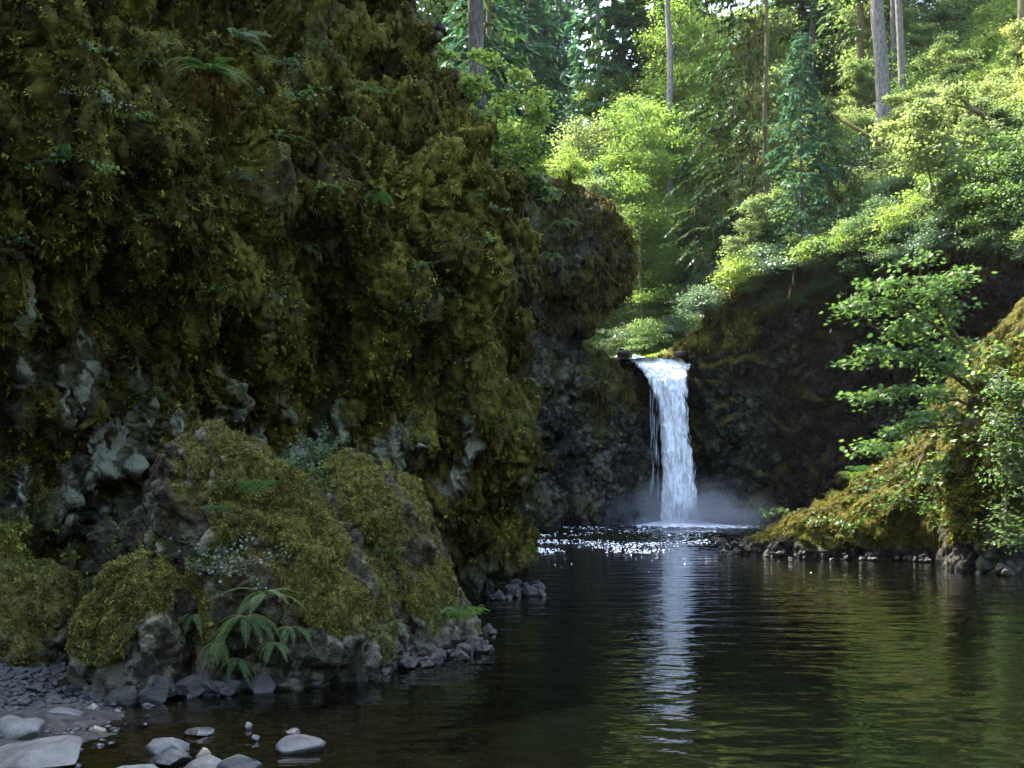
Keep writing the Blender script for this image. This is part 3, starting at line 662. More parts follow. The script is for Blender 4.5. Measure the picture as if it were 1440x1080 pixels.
for i, (ul, ur, vt, vb, mt, lab) in enumerate(STONES):
    Y = CAMZ * F / (vb - HV); s = F / Y; w = (ur - ul) / s; h = (vb - vt) / s
    thk = min(w * .62, h * 1.0)
    me = rock_mesh('river_stone', 200 + i, (w * .52, w * .42, max(h * .72, w * .2)), .5 if w < .25 else .25, mt)
    o = obj('river_stone', me, loc=(((ul + ur) / 2 - CX) / s, Y + w * .30, max(h * .25, 0.0)))
    o.rotation_euler = (0, 0, R(i).uniform(-.35, .35)); tag(o, lab, 'stone', 'stones in the shallows')
for i, (u, v, Y, sx, lab) in enumerate([(958, 497, 53.2, .62, 'black wet rock splitting the water at the right of the fall lip'), (880, 492, 53.4, .55, 'mossy rock at the left end of the fall lip'), (872, 484, 55.2, .6, 'pale rock in the creek just above the left of the lip')]):
    p0 = at(u, v, Y); o = obj('lip_rock', rock_mesh('lip_rock', 280 + i, (sx, .5, .28), .6, M_STONE_DARK if i == 2 else M_RUBBLE, 3), loc=(p0[0], Y, 9.85)); tag(o, lab, 'rock')
RUB = [rock_mesh('wet_rock', 300 + i, (1, R(i).uniform(.7, 1.1), R(i + 9).uniform(.6, .95)), 1.0, M_RUBBLE, 4) for i in range(7)]
rg = R(5)
def rubble(path, n, smin, smax, lab, grp, spread, cat='rock', zoff=0.):
    path = np.array(path, float)
    for i in range(n):
        t = rg.random() * (len(path) - 1); j = int(t); p = path[j] + (path[j + 1] - path[j]) * (t - j)
        s = smin + (smax - smin) * rg.random() ** 2.2; back = rg.random() ** 1.4 * spread
        o = obj('wet_rock', RUB[rg.integers(7)], loc=(p[0] + rg.normal() * .05, p[1] + back, s * .12 + zoff + back * .28))
        o.rotation_euler = tuple(rg.uniform(-.6, .6, 2)) + (rg.uniform(0, 6.3),); o.scale = (s,) * 3
        tag(o, lab, cat, grp)
ft = lambda u, v: at(u, v, CAMZ * F / (v - HV))[:2]
rubble([ft(430, 965), ft(520, 952), ft(600, 936), ft(650, 926), ft(688, 914)], 80, .04, .12, 'dark angular rock in the wet rubble under the broad mossy boulder', 'wet rubble along the boulder foot', .5)
rubble([ft(95, 988), ft(180, 992), ft(260, 985), ft(340, 974), ft(430, 966)], 62, .04, .16, 'dark rock in the shadowed rubble under the two mossy boulders at the left shore', 'shadowed rubble by the left shore', .45)
rubble([ft(1012, 776), ft(1060, 782), ft(1130, 787), ft(1230, 789), ft(1352, 793)], 110, .05, .15, 'dark wet rock edging the water below the right mossy ridge', 'wet rocks along the right bank', 1.3)
rubble([ft(1356, 797), ft(1400, 806), ft(1445, 815)], 18, .10, .34, 'dark wet rock at the foot of the steep mossy outcrop', 'wet rocks under the outcrop', .7)
rubble([ft(672, 850), ft(715, 842), ft(735, 838), ft(768, 838)], 18, .07, .20, 'black rock at the water foot of the tall left cliff', 'rocks at the left cliff foot', .5)
# pebble shore (uncountable)
V, L, o_ = [], [], 0
bm = rock_mesh('pebbles', 400, (1, .8, .5), .3, M_STONE_DARK, 2)
bv = np.zeros(len(bm.vertices) * 3, np.float32); bm.vertices.foreach_get('co', bv); bv = bv.reshape(-1, 3)
bf = np.array([list(q.vertices) for q in bm.polygons]); bpy.data.meshes.remove(bm)
for i in range(9000):
    x, y = rg.uniform(-6.5, -2.6), rg.uniform(4.8, 9.0); s = .012 + .05 * rg.random() ** 3
    ej = x - (-3.05 - .16 * np.clip(y - 6.5, -6, 3))
    if ej > rg.random() ** 2 * .9: continue
    z = (-ej * .16 if ej < 0 else -.075 * ej); a = rg.uniform(0, 6.3); c_, s_ = cos(a), sin(a)
    V.append(bv @ np.array([[c_, s_, 0], [-s_, c_, 0], [0, 0, 1]]) * s + (x, y, z + s * .25)); L.append(bf + o_); o_ += len(bv)
L = np.concatenate(L)
tag(obj('gravel', raw_mesh('gravel', np.concatenate(V), L.ravel(), np.arange(len(L)) * 3, np.full(len(L), 3), M_STONE_DARK)), 'loose grey pebbles on the little left shore', 'gravel', kind='stuff')
# ------------------------------------------------------------------ plant builders
def plant(name, label, cat, loc, parts, rz=0., sc=1., group=None, tilt=None):
    r = empty(name, loc, rz, sc)
    if tilt: r.rotation_euler = (tilt[0], tilt[1], rz)
    tag(r, label, cat, group)
    ob = {}
    for pn_, me in parts:
        up = {'branch': 'trunk', 'moss': 'branch'}.get(pn_)
        ob[pn_] = obj(pn_, me, ob.get(up, r))
    return r
def wander(rg, p0, d, L, n, wob=.12, g=0.):
    pts = [np.array(p0, float)]; d = unit(np.array(d, float))
    for _ in range(n):
        d = unit(d + rg.normal(size=3) * wob + np.array([0, 0, g])); pts.append(pts[-1] + d * L / n)
    return np.array(pts)
def flat_leaves(rg, cen, per, rad, flat, leaf, T, asp, mat, name='foliage', tilt=.45, droop=.25):
    """leaves in flat horizontal sprays round the centres (n,3); rad per centre"""
    cen = np.repeat(cen, per, 0); rad = np.repeat(np.broadcast_to(rad, (len(cen) // per,)), per)[:, None]
    o = rg.normal(size=cen.shape) * np.array([.55, .55, flat]) * rad
    o[:, 2] -= .12 * (o[:, 0] ** 2 + o[:, 1] ** 2) / rad[:, 0]
    ax = o * np.array([1, 1, .2]) + rg.normal(size=o.shape) * rad * .45 + np.array([0, 0, -droop]) * rad
    nr = np.array([0, 0, 1.]) + rg.normal(size=o.shape) * tilt
    return cards(name, T, cen + o, ax, nr, leaf * (.55 + .8 * rg.random(len(cen))), asp, mat, rg.random(len(cen)) * .7 + .3 * np.repeat(rg.random(len(cen) // per), per))
def shrub_parts(seed, rad, H, ncl, per, leaf, mat, flat=.2, T=T_LEAF, asp=.85, stem=M_STEM, low=.12):
    rg = R(seed); d = unit(rg.normal(size=(ncl, 3))); d[:, 2] = np.abs(d[:, 2])
    q = rg.random(ncl) ** .45
    c = np.column_stack([d[:, 0] * rad * q, d[:, 1] * rad * q, H * (low + (1 - low) * d[:, 2] * q) * rg.uniform(.75, 1.1, ncl)])
    paths = []
    for e in c[::3]:
        m = np.array([e[0] * .35, e[1] * .35, e[2] * .6]) + rg.normal(size=3) * .06
        paths.append((np.array([[0, 0, -.4], m * .5 + [0, 0, .05], m, (m + e) / 2 + [0, 0, .08], e]), np.array([.028, .024, .018, .012, .005]) * (H / 2.5)))
    return [('stem', tubes('stem', paths, stem, 5)), ('foliage', flat_leaves(rg, c, per, rad * rg.uniform(.22, .42, ncl), flat, leaf, T, asp, mat))]
def broadleaf_parts(seed, H, spread, nbr, leaf, mat, bark, r0=.12, start=.25, per=26, elev=(.1, .8), lean=(0, 0), T=T_LEAF, flat=.22, stems=1):
    rg = R(seed); paths, cen = [], []
    for s in range(stems):
        d0 = np.array([lean[0] + rg.normal() * .12 * (stems > 1), lean[1] + rg.normal() * .12 * (stems > 1), 1])
        tr = wander(rg, (rg.normal() * .1 * (s > 0), rg.normal() * .1 * (s > 0), -.5), d0, H + .5, 12, .07, .02)
        paths.append((tr, np.linspace(r0, r0 * .22, 13)))
        for b in range(nbr // stems):
            f = start + (1 - start) * (b + rg.random()) / (nbr // stems); k = f * 12; i = min(int(k), 11); p = tr[i] + (tr[i + 1] - tr[i]) * (k - i)
            a = b * 2.4 + rg.normal() * .4; e = rg.uniform(*elev); L = spread * (1.05 - .6 * f) * rg.uniform(.7, 1.2)
            br = wander(rg, p, (cos(a), sin(a), e), L, 7, .16, -.05)
            paths.append((br, np.linspace(r0 * .42 * (1 - .5 * f), .008, 8)))
            for t in range(2, 8):
                for _ in range(2): cen.append(br[t] + rg.normal(size=3) * np.array([.5, .5, .16]) * spread * .16)
                if t in (3, 5):
                    tw = wander(rg, br[t], (cos(a + rg.choice([-.9, .9])), sin(a + rg.choice([-.9, .9])), .15), L * .4, 3, .2)
                    paths.append((tw, np.linspace(.02, .006, 4))); cen += [tw[2], tw[3]]
    cen = np.array(cen)
    return [('trunk', tubes('trunk', paths, bark, 6)), ('crown', flat_leaves(rg, cen, per, spread * .17, flat, leaf, T, .85, mat, 'crown'))]
def conifer_parts(seed, H, r0, base, Lmax, mat, bark, step=.5, per=3, droop=.35, card=.42, hang=0, azc=None, azs=9., taper=.85, trunk_noise=.05, needle_from=.15, dens=9, tcurve=0.):
    rg = R(seed)
    zt = np.linspace(-1.2, H, 16); tp = np.column_stack([tcurve * (zt / H) ** 2 + r0 * .35 * np.sin(zt * .55 + seed), r0 * .3 * np.cos(zt * .4 + seed), zt])
    paths = []; pos, ax, nr = [], [], []; hp, ha = [], []
    z = base
    while z < H - .3:
        f = (z - base) / max(H - base, .1); L0 = Lmax * (1 - f) ** taper
        for _ in range(per):
            a = rg.uniform(0, 2 * pi) if azc is None else azc + rg.normal() * azs
            L = L0 * rg.uniform(.6, 1.1) + .15; zz = z + rg.uniform(0, step)
            n = 7; t = np.linspace(0, 1, n)
            rr = L * t * (1 - .12 * t); dz = L * (.18 * t - droop * t ** 1.6) + .0
            b = np.column_stack([cos(a) * rr, sin(a) * rr, zz + dz]) + np.array([np.interp(zz, zt, tp[:, 0]), 0, 0])
            b[1:] += rg.normal(size=(n - 1, 3)) * .03 * L
            paths.append((b, np.linspace(max(.012, r0 * .10 * (1 - f * .6)), .006, n)))
            m = int(dens * L) + 3
            tt = needle_from + (1 - needle_from) * rg.random(m) ** .8; k = tt * (n - 1); i = np.minimum(k.astype(int), n - 2)
            p = b[i] + (b[i + 1] - b[i]) * (k - i)[:, None]; dr = b[i + 1] - b[i]
            side = rg.choice([-1, 1], m)[:, None] * np.array([[-sin(a), cos(a), 0]])
            pos.append(p); ax.append(unit(dr) * rg.uniform(.3, .9, (m, 1)) + side * rg.uniform(.3, 1, (m, 1)) + np.column_stack([0 * tt, 0 * tt, -rg.uniform(.0, .5, m)])); nr.append(np.array([0, 0, 1.]) + rg.normal(size=(m, 3)) * .35)
            if hang:
                q = rg.integers(1, n - 1, int(hang * L)); hp.append(b[q] + rg.normal(size=(len(q), 3)) * .12); ha.append(np.column_stack([rg.normal(size=(len(q), 2)) * .15, -np.ones(len(q))]))
        z += step
    pos, ax, nr = map(np.concatenate, (pos, ax, nr))
    fol = cards('crown', T_DIA, pos, ax, nr, card * rg.uniform(.5, 1.25, len(pos)), .38, mat, seed=seed)
    out = [('trunk', tubes('trunk', [(tp, np.interp(zt, [-1.2, 0, H], [r0 * 1.2, r0, r0 * .15]))], bark, 12, trunk_noise)), ('branch', tubes('branch', paths, bark if bark is not M_BARK_PALE else M_BARK, 4)), ('crown', fol)]
    if hang:
        hp, ha = np.concatenate(hp), np.concatenate(ha)
        out.append(('moss', cards('moss', T_TRI, hp, ha, rg.normal(size=hp.shape), rg.uniform(.2, .75, len(hp)), rg.uniform(.1, .25, len(hp)), M_HANG, seed=seed)))
    return out
def fern_parts(seed, n, L, mat=M_FERN, dead=0, dirn=None, spread=pi, up=.75, drp=.16, pin=.13):
    rg = R(seed); paths, pos, ax, nr, sc = [], [], [], [], []; dp, da = [], []
    for i in range(n + dead):
        a = (dirn if dirn is not None else 0) + rg.uniform(-spread, spread); isd = i >= n
        l = L * rg.uniform(.65, 1.1); d = np.array([cos(a), sin(a), (rg.uniform(-.3, .5) if isd else rg.uniform(.2, 1.2) * up)])
        b = wander(rg, (0, 0, 0), d, l, 10, .14 if isd else .05, -.30 if isd else -drp * .85)
        if isd: dp.append(b); continue
        paths.append((b, np.linspace(.006, .002, 11) * (L / .6)))
        k = 21; t = np.linspace(.10, 1, k); kk = t * 10; j = np.minimum(kk.astype(int), 9)
        p = b[j] + (b[j + 1] - b[j]) * (kk - j)[:, None]; dr = unit(b[j + 1] - b[j]); sd = unit(np.cross(dr, [0, 0, 1.])); nn = np.cross(sd, dr)
        ln = l * pin * np.sin(np.clip(t * 1.05, 0, 1) ** .75 * pi * .97 + .06) ** .7 + .004
        for s in (-1, 1):
            pos.append(p); ax.append(s * sd + dr * .35 - nn * .15); nr.append(nn + rg.normal(size=nn.shape) * .1); sc.append(ln)
    out = [('stem', tubes('stem', paths, M_STEM_GOLD, 4)), *[('frond', cards('frond', T_DIA, *[np.concatenate(q[2 * f:2 * f + 2]) for q in (pos, ax, nr, sc)], .24, mat, seed=seed + f)) for f in range(n)]]
    if dead:
        P_ = np.concatenate(dp); A_ = np.concatenate([np.gradient(b, axis=0) for b in dp])
        P_, A_ = np.repeat(P_, 5, 0), np.repeat(A_, 5, 0)
        out.append(('dead_frond', cards('dead_frond', T_TRI, P_ + rg.normal(size=P_.shape) * .015, A_ + rg.normal(size=P_.shape) * .02 + np.array([0, 0, -.03]), rg.normal(size=P_.shape), L * .13 * rg.uniform(.6, 1.3, len(P_)), .13, M_DEAD, seed=seed)))
    return out
def tuft_parts(seed, n, L, rad, mat, drp=.2, w=.05, dirn=None):
    rg = R(seed); pos, ax, nr, sc = [], [], [], []
    for i in range(n):
        a = rg.uniform(0, 6.3) if dirn is None else dirn + rg.normal() * .7
        p = np.array([rg.normal() * rad * .4, rg.normal() * rad * .4, 0]); l = L * rg.uniform(.6, 1.1)
        d = unit(np.array([cos(a) * .6, sin(a) * .6, 1.]))
        for s in range(4):
            pos.append(p); ax.append(d.copy()); nr.append([cos(a + 1.57), sin(a + 1.57), .3]); sc.append(l / 4 * 1.15)
            p = p + d * l / 4; d = unit(d + np.array([cos(a) * .3, sin(a) * .3, -drp * (s + 1)]))
    me = cards('blade', np.array([[0, -.5, 0], [1, -.35, 0], [1, .35, 0], [0, .5, 0]]), np.array(pos), np.array(ax), np.array(nr), np.array(sc), w * 4 * .25 / .25, mat, seed=seed)
    return [('blade', me)]
def sprig_parts(seed, rad, n, leaf, mat, drp=.2, T=T_LEAF, stems=5, up=.5):
    """a small leafy plant of a few thin arching stems"""
    rg = R(seed); paths, pos, ax = [], [], []
    for s in range(stems):
        a = rg.uniform(0, 2 * pi); b = wander(rg, (0, 0, 0), (cos(a), sin(a), up + rg.random() * .6), rad * rg.uniform(.6, 1.2), 6, .16, -drp)
        paths.append((b, np.linspace(.0035, .0015, 7) * max(1, rad / .3)))
        for _ in range(n // stems):
            k = rg.uniform(.8, 6); i = min(int(k), 5); pos.append(b[i] + (b[i + 1] - b[i]) * (k - i) + rg.normal(size=3) * rad * .05); ax.append((b[i + 1] - b[i]) * 2 / rad + rg.normal(size=3) * .8)
    pos, ax = np.array(pos), np.array(ax)
    return [('stem', tubes('stem', paths, M_STEM, 4)), ('foliage', cards('foliage', T, pos, ax, np.array([0, -.25, 1.]) + rg.normal(size=pos.shape) * .45, leaf * rg.uniform(.6, 1.3, len(pos)), .9, mat, seed=seed))]
def surf(P, u, v):
    """the point of a grid surface that the given direction of view meets first, to set a plant on it"""
    y = np.maximum(P[..., 1], .5); U = CX + P[..., 0] / y * F; Vv = HV - (P[..., 2] - CAMZ) / y * F
    d = np.hypot(U - u, Vv - v); c = d < max(4, d.min() + 1)
    yy = np.where(c, y, 1e9); i = np.unravel_index(np.argmin(yy), yy.shape)
    return P[i].copy()

# ------------------------------------------------------------------ left cliff plants
def on_cliff(P, u, v, name, label, cat, parts, rz=0., sc=1., group=None, off=.06):
    p = surf(P, u, v); p[1] -= off; p[0] += off * .5
    return plant(name, label, cat, p, parts, rz, sc, group)
FACE = -.65                                               # the way the left face looks: towards the camera and the pool
on_cliff(LP, 290, 105, 'sword_fern', 'large fern high on the left cliff with brown dead fronds hanging under it', 'fern', fern_parts(1, 22, .62, dead=13, dirn=FACE, spread=1.6))
on_cliff(LP, 430, 350, 'fern', 'fern with long arching fronds on the left cliff, right of the dark hollow', 'fern', fern_parts(2, 8, .55, dirn=FACE, spread=1.1, up=.5))
on_cliff(LP, 395, 195, 'fern', 'small fern below the leafy patch on the upper left cliff', 'fern', fern_parts(3, 9, .36, dirn=FACE, spread=1.3, up=.4))
on_cliff(LP, 330, 60, 'fern', 'blue green fern beside the large fern near the cliff top', 'fern', fern_parts(4, 9, .55, M_L_BLUE, dirn=FACE, spread=1.2, up=1.))
SPR = [sprig_parts(500 + i, .24, 60, .034, [M_FERN, M_L_MAPLE, M_L_BLUE][i % 3]) for i in range(6)]
for i, (u, v, s, lab) in enumerate([
    (400, 95, 1.5, 'leafy plant right of the large fern on the upper left cliff'), (420, 135, 1.6, 'broad patch of small leaves under the leafy plant by the large fern'), (360, 140, 1.3, 'pale leaved plant hanging right of the brown dead fronds'),
    (75, 232, 1.5, 'fresh green sprig on a moss bulge at the far left of the cliff'), (14, 345, 1.2, 'bright leafed sprig at the left frame edge on the cliff'), (150, 150, 1.3, 'round leaved plant in the moss of the upper left corner'),
    (205, 170, 1., 'small sprig between moss lobes left of the large fern'), (470, 262, 1.3, 'pale green plant on the cliff between the two hanging ferns'), (570, 430, 1.1, 'bright lone sprig low on the middle of the mossy cliff'),
    (522, 465, 1., 'tiny sprig just below the bright lone sprig'), (680, 342, 1.5, 'leafy plant near the right edge of the left cliff'), (655, 510, 1.4, 'sprig low on the cliff above the broad boulder'),
    (60, 465, 1.2, 'dark little plant above the pale rock at far left'), (160, 250, 1.2, 'sprig under the big moss bulge on the left'), (700, 300, 1., 'sprig on the cliff edge above the pool'),
    (520, 130, 1.3, 'leafy plant in a cleft near the cliff top'), (616, 30, 1.6, 'yellow green plant clinging to the top corner of the left cliff'), (340, 250, .9, 'sprig at the lip of the dark hollow'),
    (640, 560, 1.2, 'sprig on the mossy foot of the cliff edge'), (200, 95, 1.1, 'sprig high up near the upper left corner'), (470, 545, 1., 'sprig growing on the pale lichen rock')]):
    on_cliff(LP, u, v, 'cliff_plant', lab, 'plant', SPR[i % 6], rz=i * 1.3, sc=s, group='little plants on the left cliff')
on_cliff(LP, 530, 290, 'grass_tuft', 'tuft of thin hanging grass on the middle of the left cliff', 'grass tuft', tuft_parts(7, 45, .36, .1, M_FERN, .6, .02, FACE))
rg = R(91)
for i in range(46):
    u, v = rg.uniform(5, 735), rg.uniform(5, 420 if i % 3 else 620)
    if u > 560 + .42 * v: continue
    on_cliff(LP, u, v, 'cliff_plant', 'small leafy sprig rooted in the moss of the tall left cliff', 'plant', SPR[i % 6], rz=i * 2.1, sc=rg.uniform(.5, 1.15), group='leafy sprigs in the cliff moss')
for i, (u, v, lab) in enumerate([(768, 275, 'fern on the top left of the dark middle buttress'), (785, 320, 'fern hanging below the topmost fern on the middle buttress'), (775, 360, 'lowest fern on the face of the middle buttress')]):
    on_cliff(MP, u, v, 'fern', lab, 'fern', fern_parts(20 + i, 14, 1.3, M_FERN, dirn=-1.2, spread=1.4, up=.6), off=.2)
# leafy saplings on the sloping right edge of the left cliff
for i, (u, v, Y, h, sp, lab) in enumerate([(706, 236, 17.5, 2.3, .85, 'slender yellow green sapling on the sloping edge of the left cliff'), (742, 262, 19, 1.5, .8, 'low bush of thin branches beside the slender sapling'), (668, 160, 18.5, 1.5, .6, 'small sapling in front of the thick grey trunk')]):
    plant('sapling', lab, 'sapling', at(u, v + 22, Y), broadleaf_parts(600 + i, h, sp, 16, .075, M_L_BRIGHT if i != 1 else M_L_MAPLE, M_STEM, .018, .2, 9, (.4, 1.3), stems=3))

# ------------------------------------------------------------------ boulder plants
A_, B_, C_ = bA[1], bB[1], bC[1]
on_cliff(A_, 318, 800, 'rose_bush', 'blue green bush of fine leaves arching over the dark hollow in the largest boulder', 'bush', sprig_parts(520, .52, 520, .030, M_L_BLUE, .12, stems=17, up=.3), off=.15)
on_cliff(A_, 345, 868, 'sword_fern', 'green fern drooping to the water between the boulders', 'fern', fern_parts(11, 15, .44, dirn=-1.4, spread=1.9, up=.6, drp=.28), off=.06)
on_cliff(A_, 372, 835, 'sword_fern', 'smaller fern rising right behind the drooping fern', 'fern', fern_parts(12, 8, .42, dirn=-.9, spread=1.5, up=1.1), off=.06)
for i, (u, v) in enumerate([(300, 905), (330, 925), (385, 900), (408, 880), (425, 910), (470, 892), (515, 872), (270, 860)]):
    on_cliff(A_ if u < 412 else B_, u, v, 'small_fern', 'small fern rooted low on the wet foot of the mossy boulders', 'fern', fern_parts(40 + i, 8, .30, dirn=-1.5, spread=1.6, up=.6, drp=.3), off=.05, group='small ferns along the boulder foot')
on_cliff(B_, 440, 880, 'sword_fern', 'fern at the left foot of the broad boulder above the wet rubble', 'fern', fern_parts(13, 10, .42, dead=8, dirn=-1.6, spread=1.5, up=.5), off=.08)
on_cliff(B_, 545, 880, 'fern', 'small bright fern on the front foot of the broad boulder', 'fern', fern_parts(14, 10, .27, dirn=-1.6, spread=1.7, up=.8), off=.04)
on_cliff(B_, 495, 820, 'dead_fern', 'rust brown dead fronds lying on the broad boulder', 'fern', fern_parts(15, 3, .25, dead=9, dirn=-1.6, spread=1.2), off=.06)
on_cliff(A_, 350, 690, 'grass_tuft', 'soft grass tuft under the peak of the largest boulder', 'grass tuft', tuft_parts(8, 60, .22, .16, M_FERN, .16, .022, -.9), off=.05)
on_cliff(A_, 308, 725, 'grass_tuft', 'thin pale grass tuft left on the largest boulder', 'grass tuft', tuft_parts(9, 40, .17, .12, M_FERN, .16, .022, -1.6), off=.05)
on_cliff(B_, 652, 868, 'grass_tuft', 'bright grass tuft at the right foot of the broad boulder', 'grass tuft', tuft_parts(10, 70, .30, .12, M_L_BRIGHT, .22, .03), off=.05)
on_cliff(B_, 555, 780, 'grass_tuft', 'sparse dry grass on the face of the broad boulder', 'grass tuft', tuft_parts(16, 30, .15, .15, M_L_BRIGHT, .16, .02, -1.5), off=.04)
for i, (u, v, lab) in enumerate([(395, 668, 'left one of the two low bushes in the gap behind the boulders'), (460, 650, 'right one of the two low bushes in the gap behind the boulders'), (430, 690, 'leafy creeper trailing down the gap between the two mossy boulders')]):
    plant('low_bush', lab, 'bush', at(u, v, 9.9 - .5 * (i == 2)), sprig_parts(530 + i, .45, 420, .034, M_L_MAPLE if i else M_FERN, .08, stems=14, up=.6))

# ------------------------------------------------------------------ right bank trees
def skeleton_tree(name, label, cat, lines, rad, leaf, T, mat, per, sprad, seed, bark=M_BARK_MOSS, asp=.95, flat=.16):
    rg = R(seed); paths, cen = [], []; org = at(*lines[0][0])
    for li, l in enumerate(lines):
        pts = np.array([at(*q) for q in l]) - org; n = max(8, len(l) * 4); pts = catmull(pts, np.linspace(0, len(l) - 1, n))
        pts[1:] += rg.normal(size=(n - 1, 3)) * .03
        paths.append((pts, np.linspace(rad if li == 0 else rad * .55, .008, n)))
        for t in range(n // 4 if li else n // 3, n):
            for s in (-1, 1):
                d = np.array([rg.normal() * .5 , rg.normal() * .9, rg.normal() * .15]); tw = wander(rg, pts[t], d, rg.uniform(.25, .6), 3, .2, -.03)
                paths.append((tw, np.linspace(.008, .004, 4))); cen += [tw[1], tw[3]]
    return plant(name, label, cat, org, [('trunk', tubes('trunk', paths, bark, 6)), ('crown', flat_leaves(rg, np.array(cen), per, sprad, flat, leaf, T, asp, mat, 'crown', .38, .2))])
skeleton_tree('maple_sapling', 'leafy maple with layered bright leaves leaning out from the right bank over the pool', 'tree', [
    [(1402, 650, 22.3), (1383, 565, 22.2), (1348, 480, 22), (1312, 420, 21.8), (1288, 366, 21.8)],
    [(1348, 485, 22), (1282, 440, 21.6), (1220, 426, 21.4), (1192, 432, 21.3)], [(1330, 450, 21.9), (1338, 402, 22), (1352, 384, 22.1)], [(1318, 425, 21.8), (1264, 402, 21.5), (1222, 400, 21.5)],
    [(1384, 560, 22.2), (1312, 512, 21.5), (1250, 492, 21.2), (1212, 502, 21.1)], [(1386, 580, 22.2), (1312, 556, 21.4), (1246, 548, 21), (1216, 560, 21)],
    [(1392, 600, 22.2), (1318, 600, 21.2), (1258, 612, 20.9), (1222, 634, 20.8)], [(1370, 540, 22), (1330, 520, 21.6), (1296, 470, 21.6), (1262, 462, 21.6)],
    [(1384, 560, 22.2), (1420, 520, 22), (1452, 500, 21.8)], [(1392, 600, 22.2), (1350, 640, 21.2), (1310, 660, 20.9)], [(1392, 610, 22.2), (1340, 580, 21), (1290, 590, 20.6)]],
    .085, .118, T_MAPLE, M_SAP, 11, .30, 71)
skeleton_tree('bush', 'low leafy spray hanging over the front of the mossy ridge under the maple', 'bush', [
    [(1300, 640, 23.3), (1270, 690, 22.8), (1240, 716, 22.6)], [(1300, 640, 23.3), (1310, 690, 22.8), (1300, 712, 22.7)], [(1300, 640, 23.3), (1255, 665, 22.8), (1215, 690, 22.9)]], .02, .09, T_MAPLE, M_FERN, 4, .2, 72, M_STEM)
skeleton_tree('bush', 'dense pale green bush hanging down the right edge beside the steep outcrop', 'bush', [
    [(1450, 540, 18.8), (1432, 580, 18.3), (1420, 640, 18.0), (1414, 700, 17.9), (1425, 760, 17.9)], [(1450, 560, 18.6), (1455, 640, 18), (1448, 720, 17.8), (1440, 770, 17.8)], [(1450, 540, 18.6), (1410, 570, 18.2), (1398, 610, 18.1)],
    [(1452, 520, 18.6), (1470, 600, 18), (1480, 700, 17.8)], [(1440, 600, 18.2), (1420, 610, 17.9), (1412, 660, 17.8)], [(1440, 560, 18.3), (1434, 540, 18), (1418, 548, 18)]], .04, .085, T_LEAF, M_L_MAPLE, 11, .2, 73, M_STEM, .85, .3)
skeleton_tree('bush', 'bushy maple growth above the steep outcrop at the right frame edge', 'bush', [
    [(1440, 540, 20.5), (1420, 510, 20.3), (1400, 490, 20.3)], [(1440, 540, 20.5), (1450, 500, 20.3), (1456, 480, 20.4)], [(1440, 540, 20.5), (1400, 530, 20.1), (1370, 520, 20.1)]], .03, .10, T_MAPLE, M_L_MAPLE, 6, .22, 74, M_STEM)
skeleton_tree('bush', 'dark green growth hanging in the shaded cleft between ridge and outcrop', 'bush', [
    [(1372, 610, 21.2), (1350, 660, 20.9), (1345, 720, 20.8)], [(1372, 610, 21.2), (1380, 680, 20.4), (1370, 740, 20.3)], [(1372, 610, 21.2), (1325, 650, 21), (1310, 670, 21)]], .02, .085, T_LEAF, M_FERN, 4, .22, 75, M_STEM)
for i, (u, v, s, lab) in enumerate([(1076, 728, 1.3, 'small bush at the water on the tip of the right ridge'), (1108, 728, 1.0, 'sprig with upright stems just behind the ridge tip'), (1082, 752, .9, 'tiny leafy plant low on the ridge tip'), (1195, 745, 1.1, 'grassy sprig on the lower front of the ridge'), (1150, 735, .8, 'sprig in the moss halfway along the ridge'), (1340, 745, 1.3, 'fern like sprig in the dark recess of the ridge')]):
    p = at(u, v, 27.2 - .004 * (u - 1070)) if i < 3 else surf(KP, u, v)
    plant('bank_plant', lab, 'plant', p - np.array([0, .1, 0]), sprig_parts(560 + i, .62, 90, .085, M_L_MAPLE if i != 3 else M_FERN, .12, up=.9), sc=s)
MT = [tuft_parts(570 + i, 60, .3, .35, [M_FERN, M_L_BRIGHT][i % 2], .3, .03) for i in range(3)]
for i in range(24):
    t = R(700 + i).uniform(1.4, 5.6); c = catmull(CREST, np.array([t]))[0]
    plant('grass_tuft', 'tuft of grass on the crest of the right mossy ridge', 'grass tuft', (c[0] + R(i).normal() * .2, c[1] - R(i).uniform(0, .5), c[2] - .12), MT[i % 3], rz=i, sc=R(i).uniform(.6, 1.3), group='grass tufts on the ridge crest')

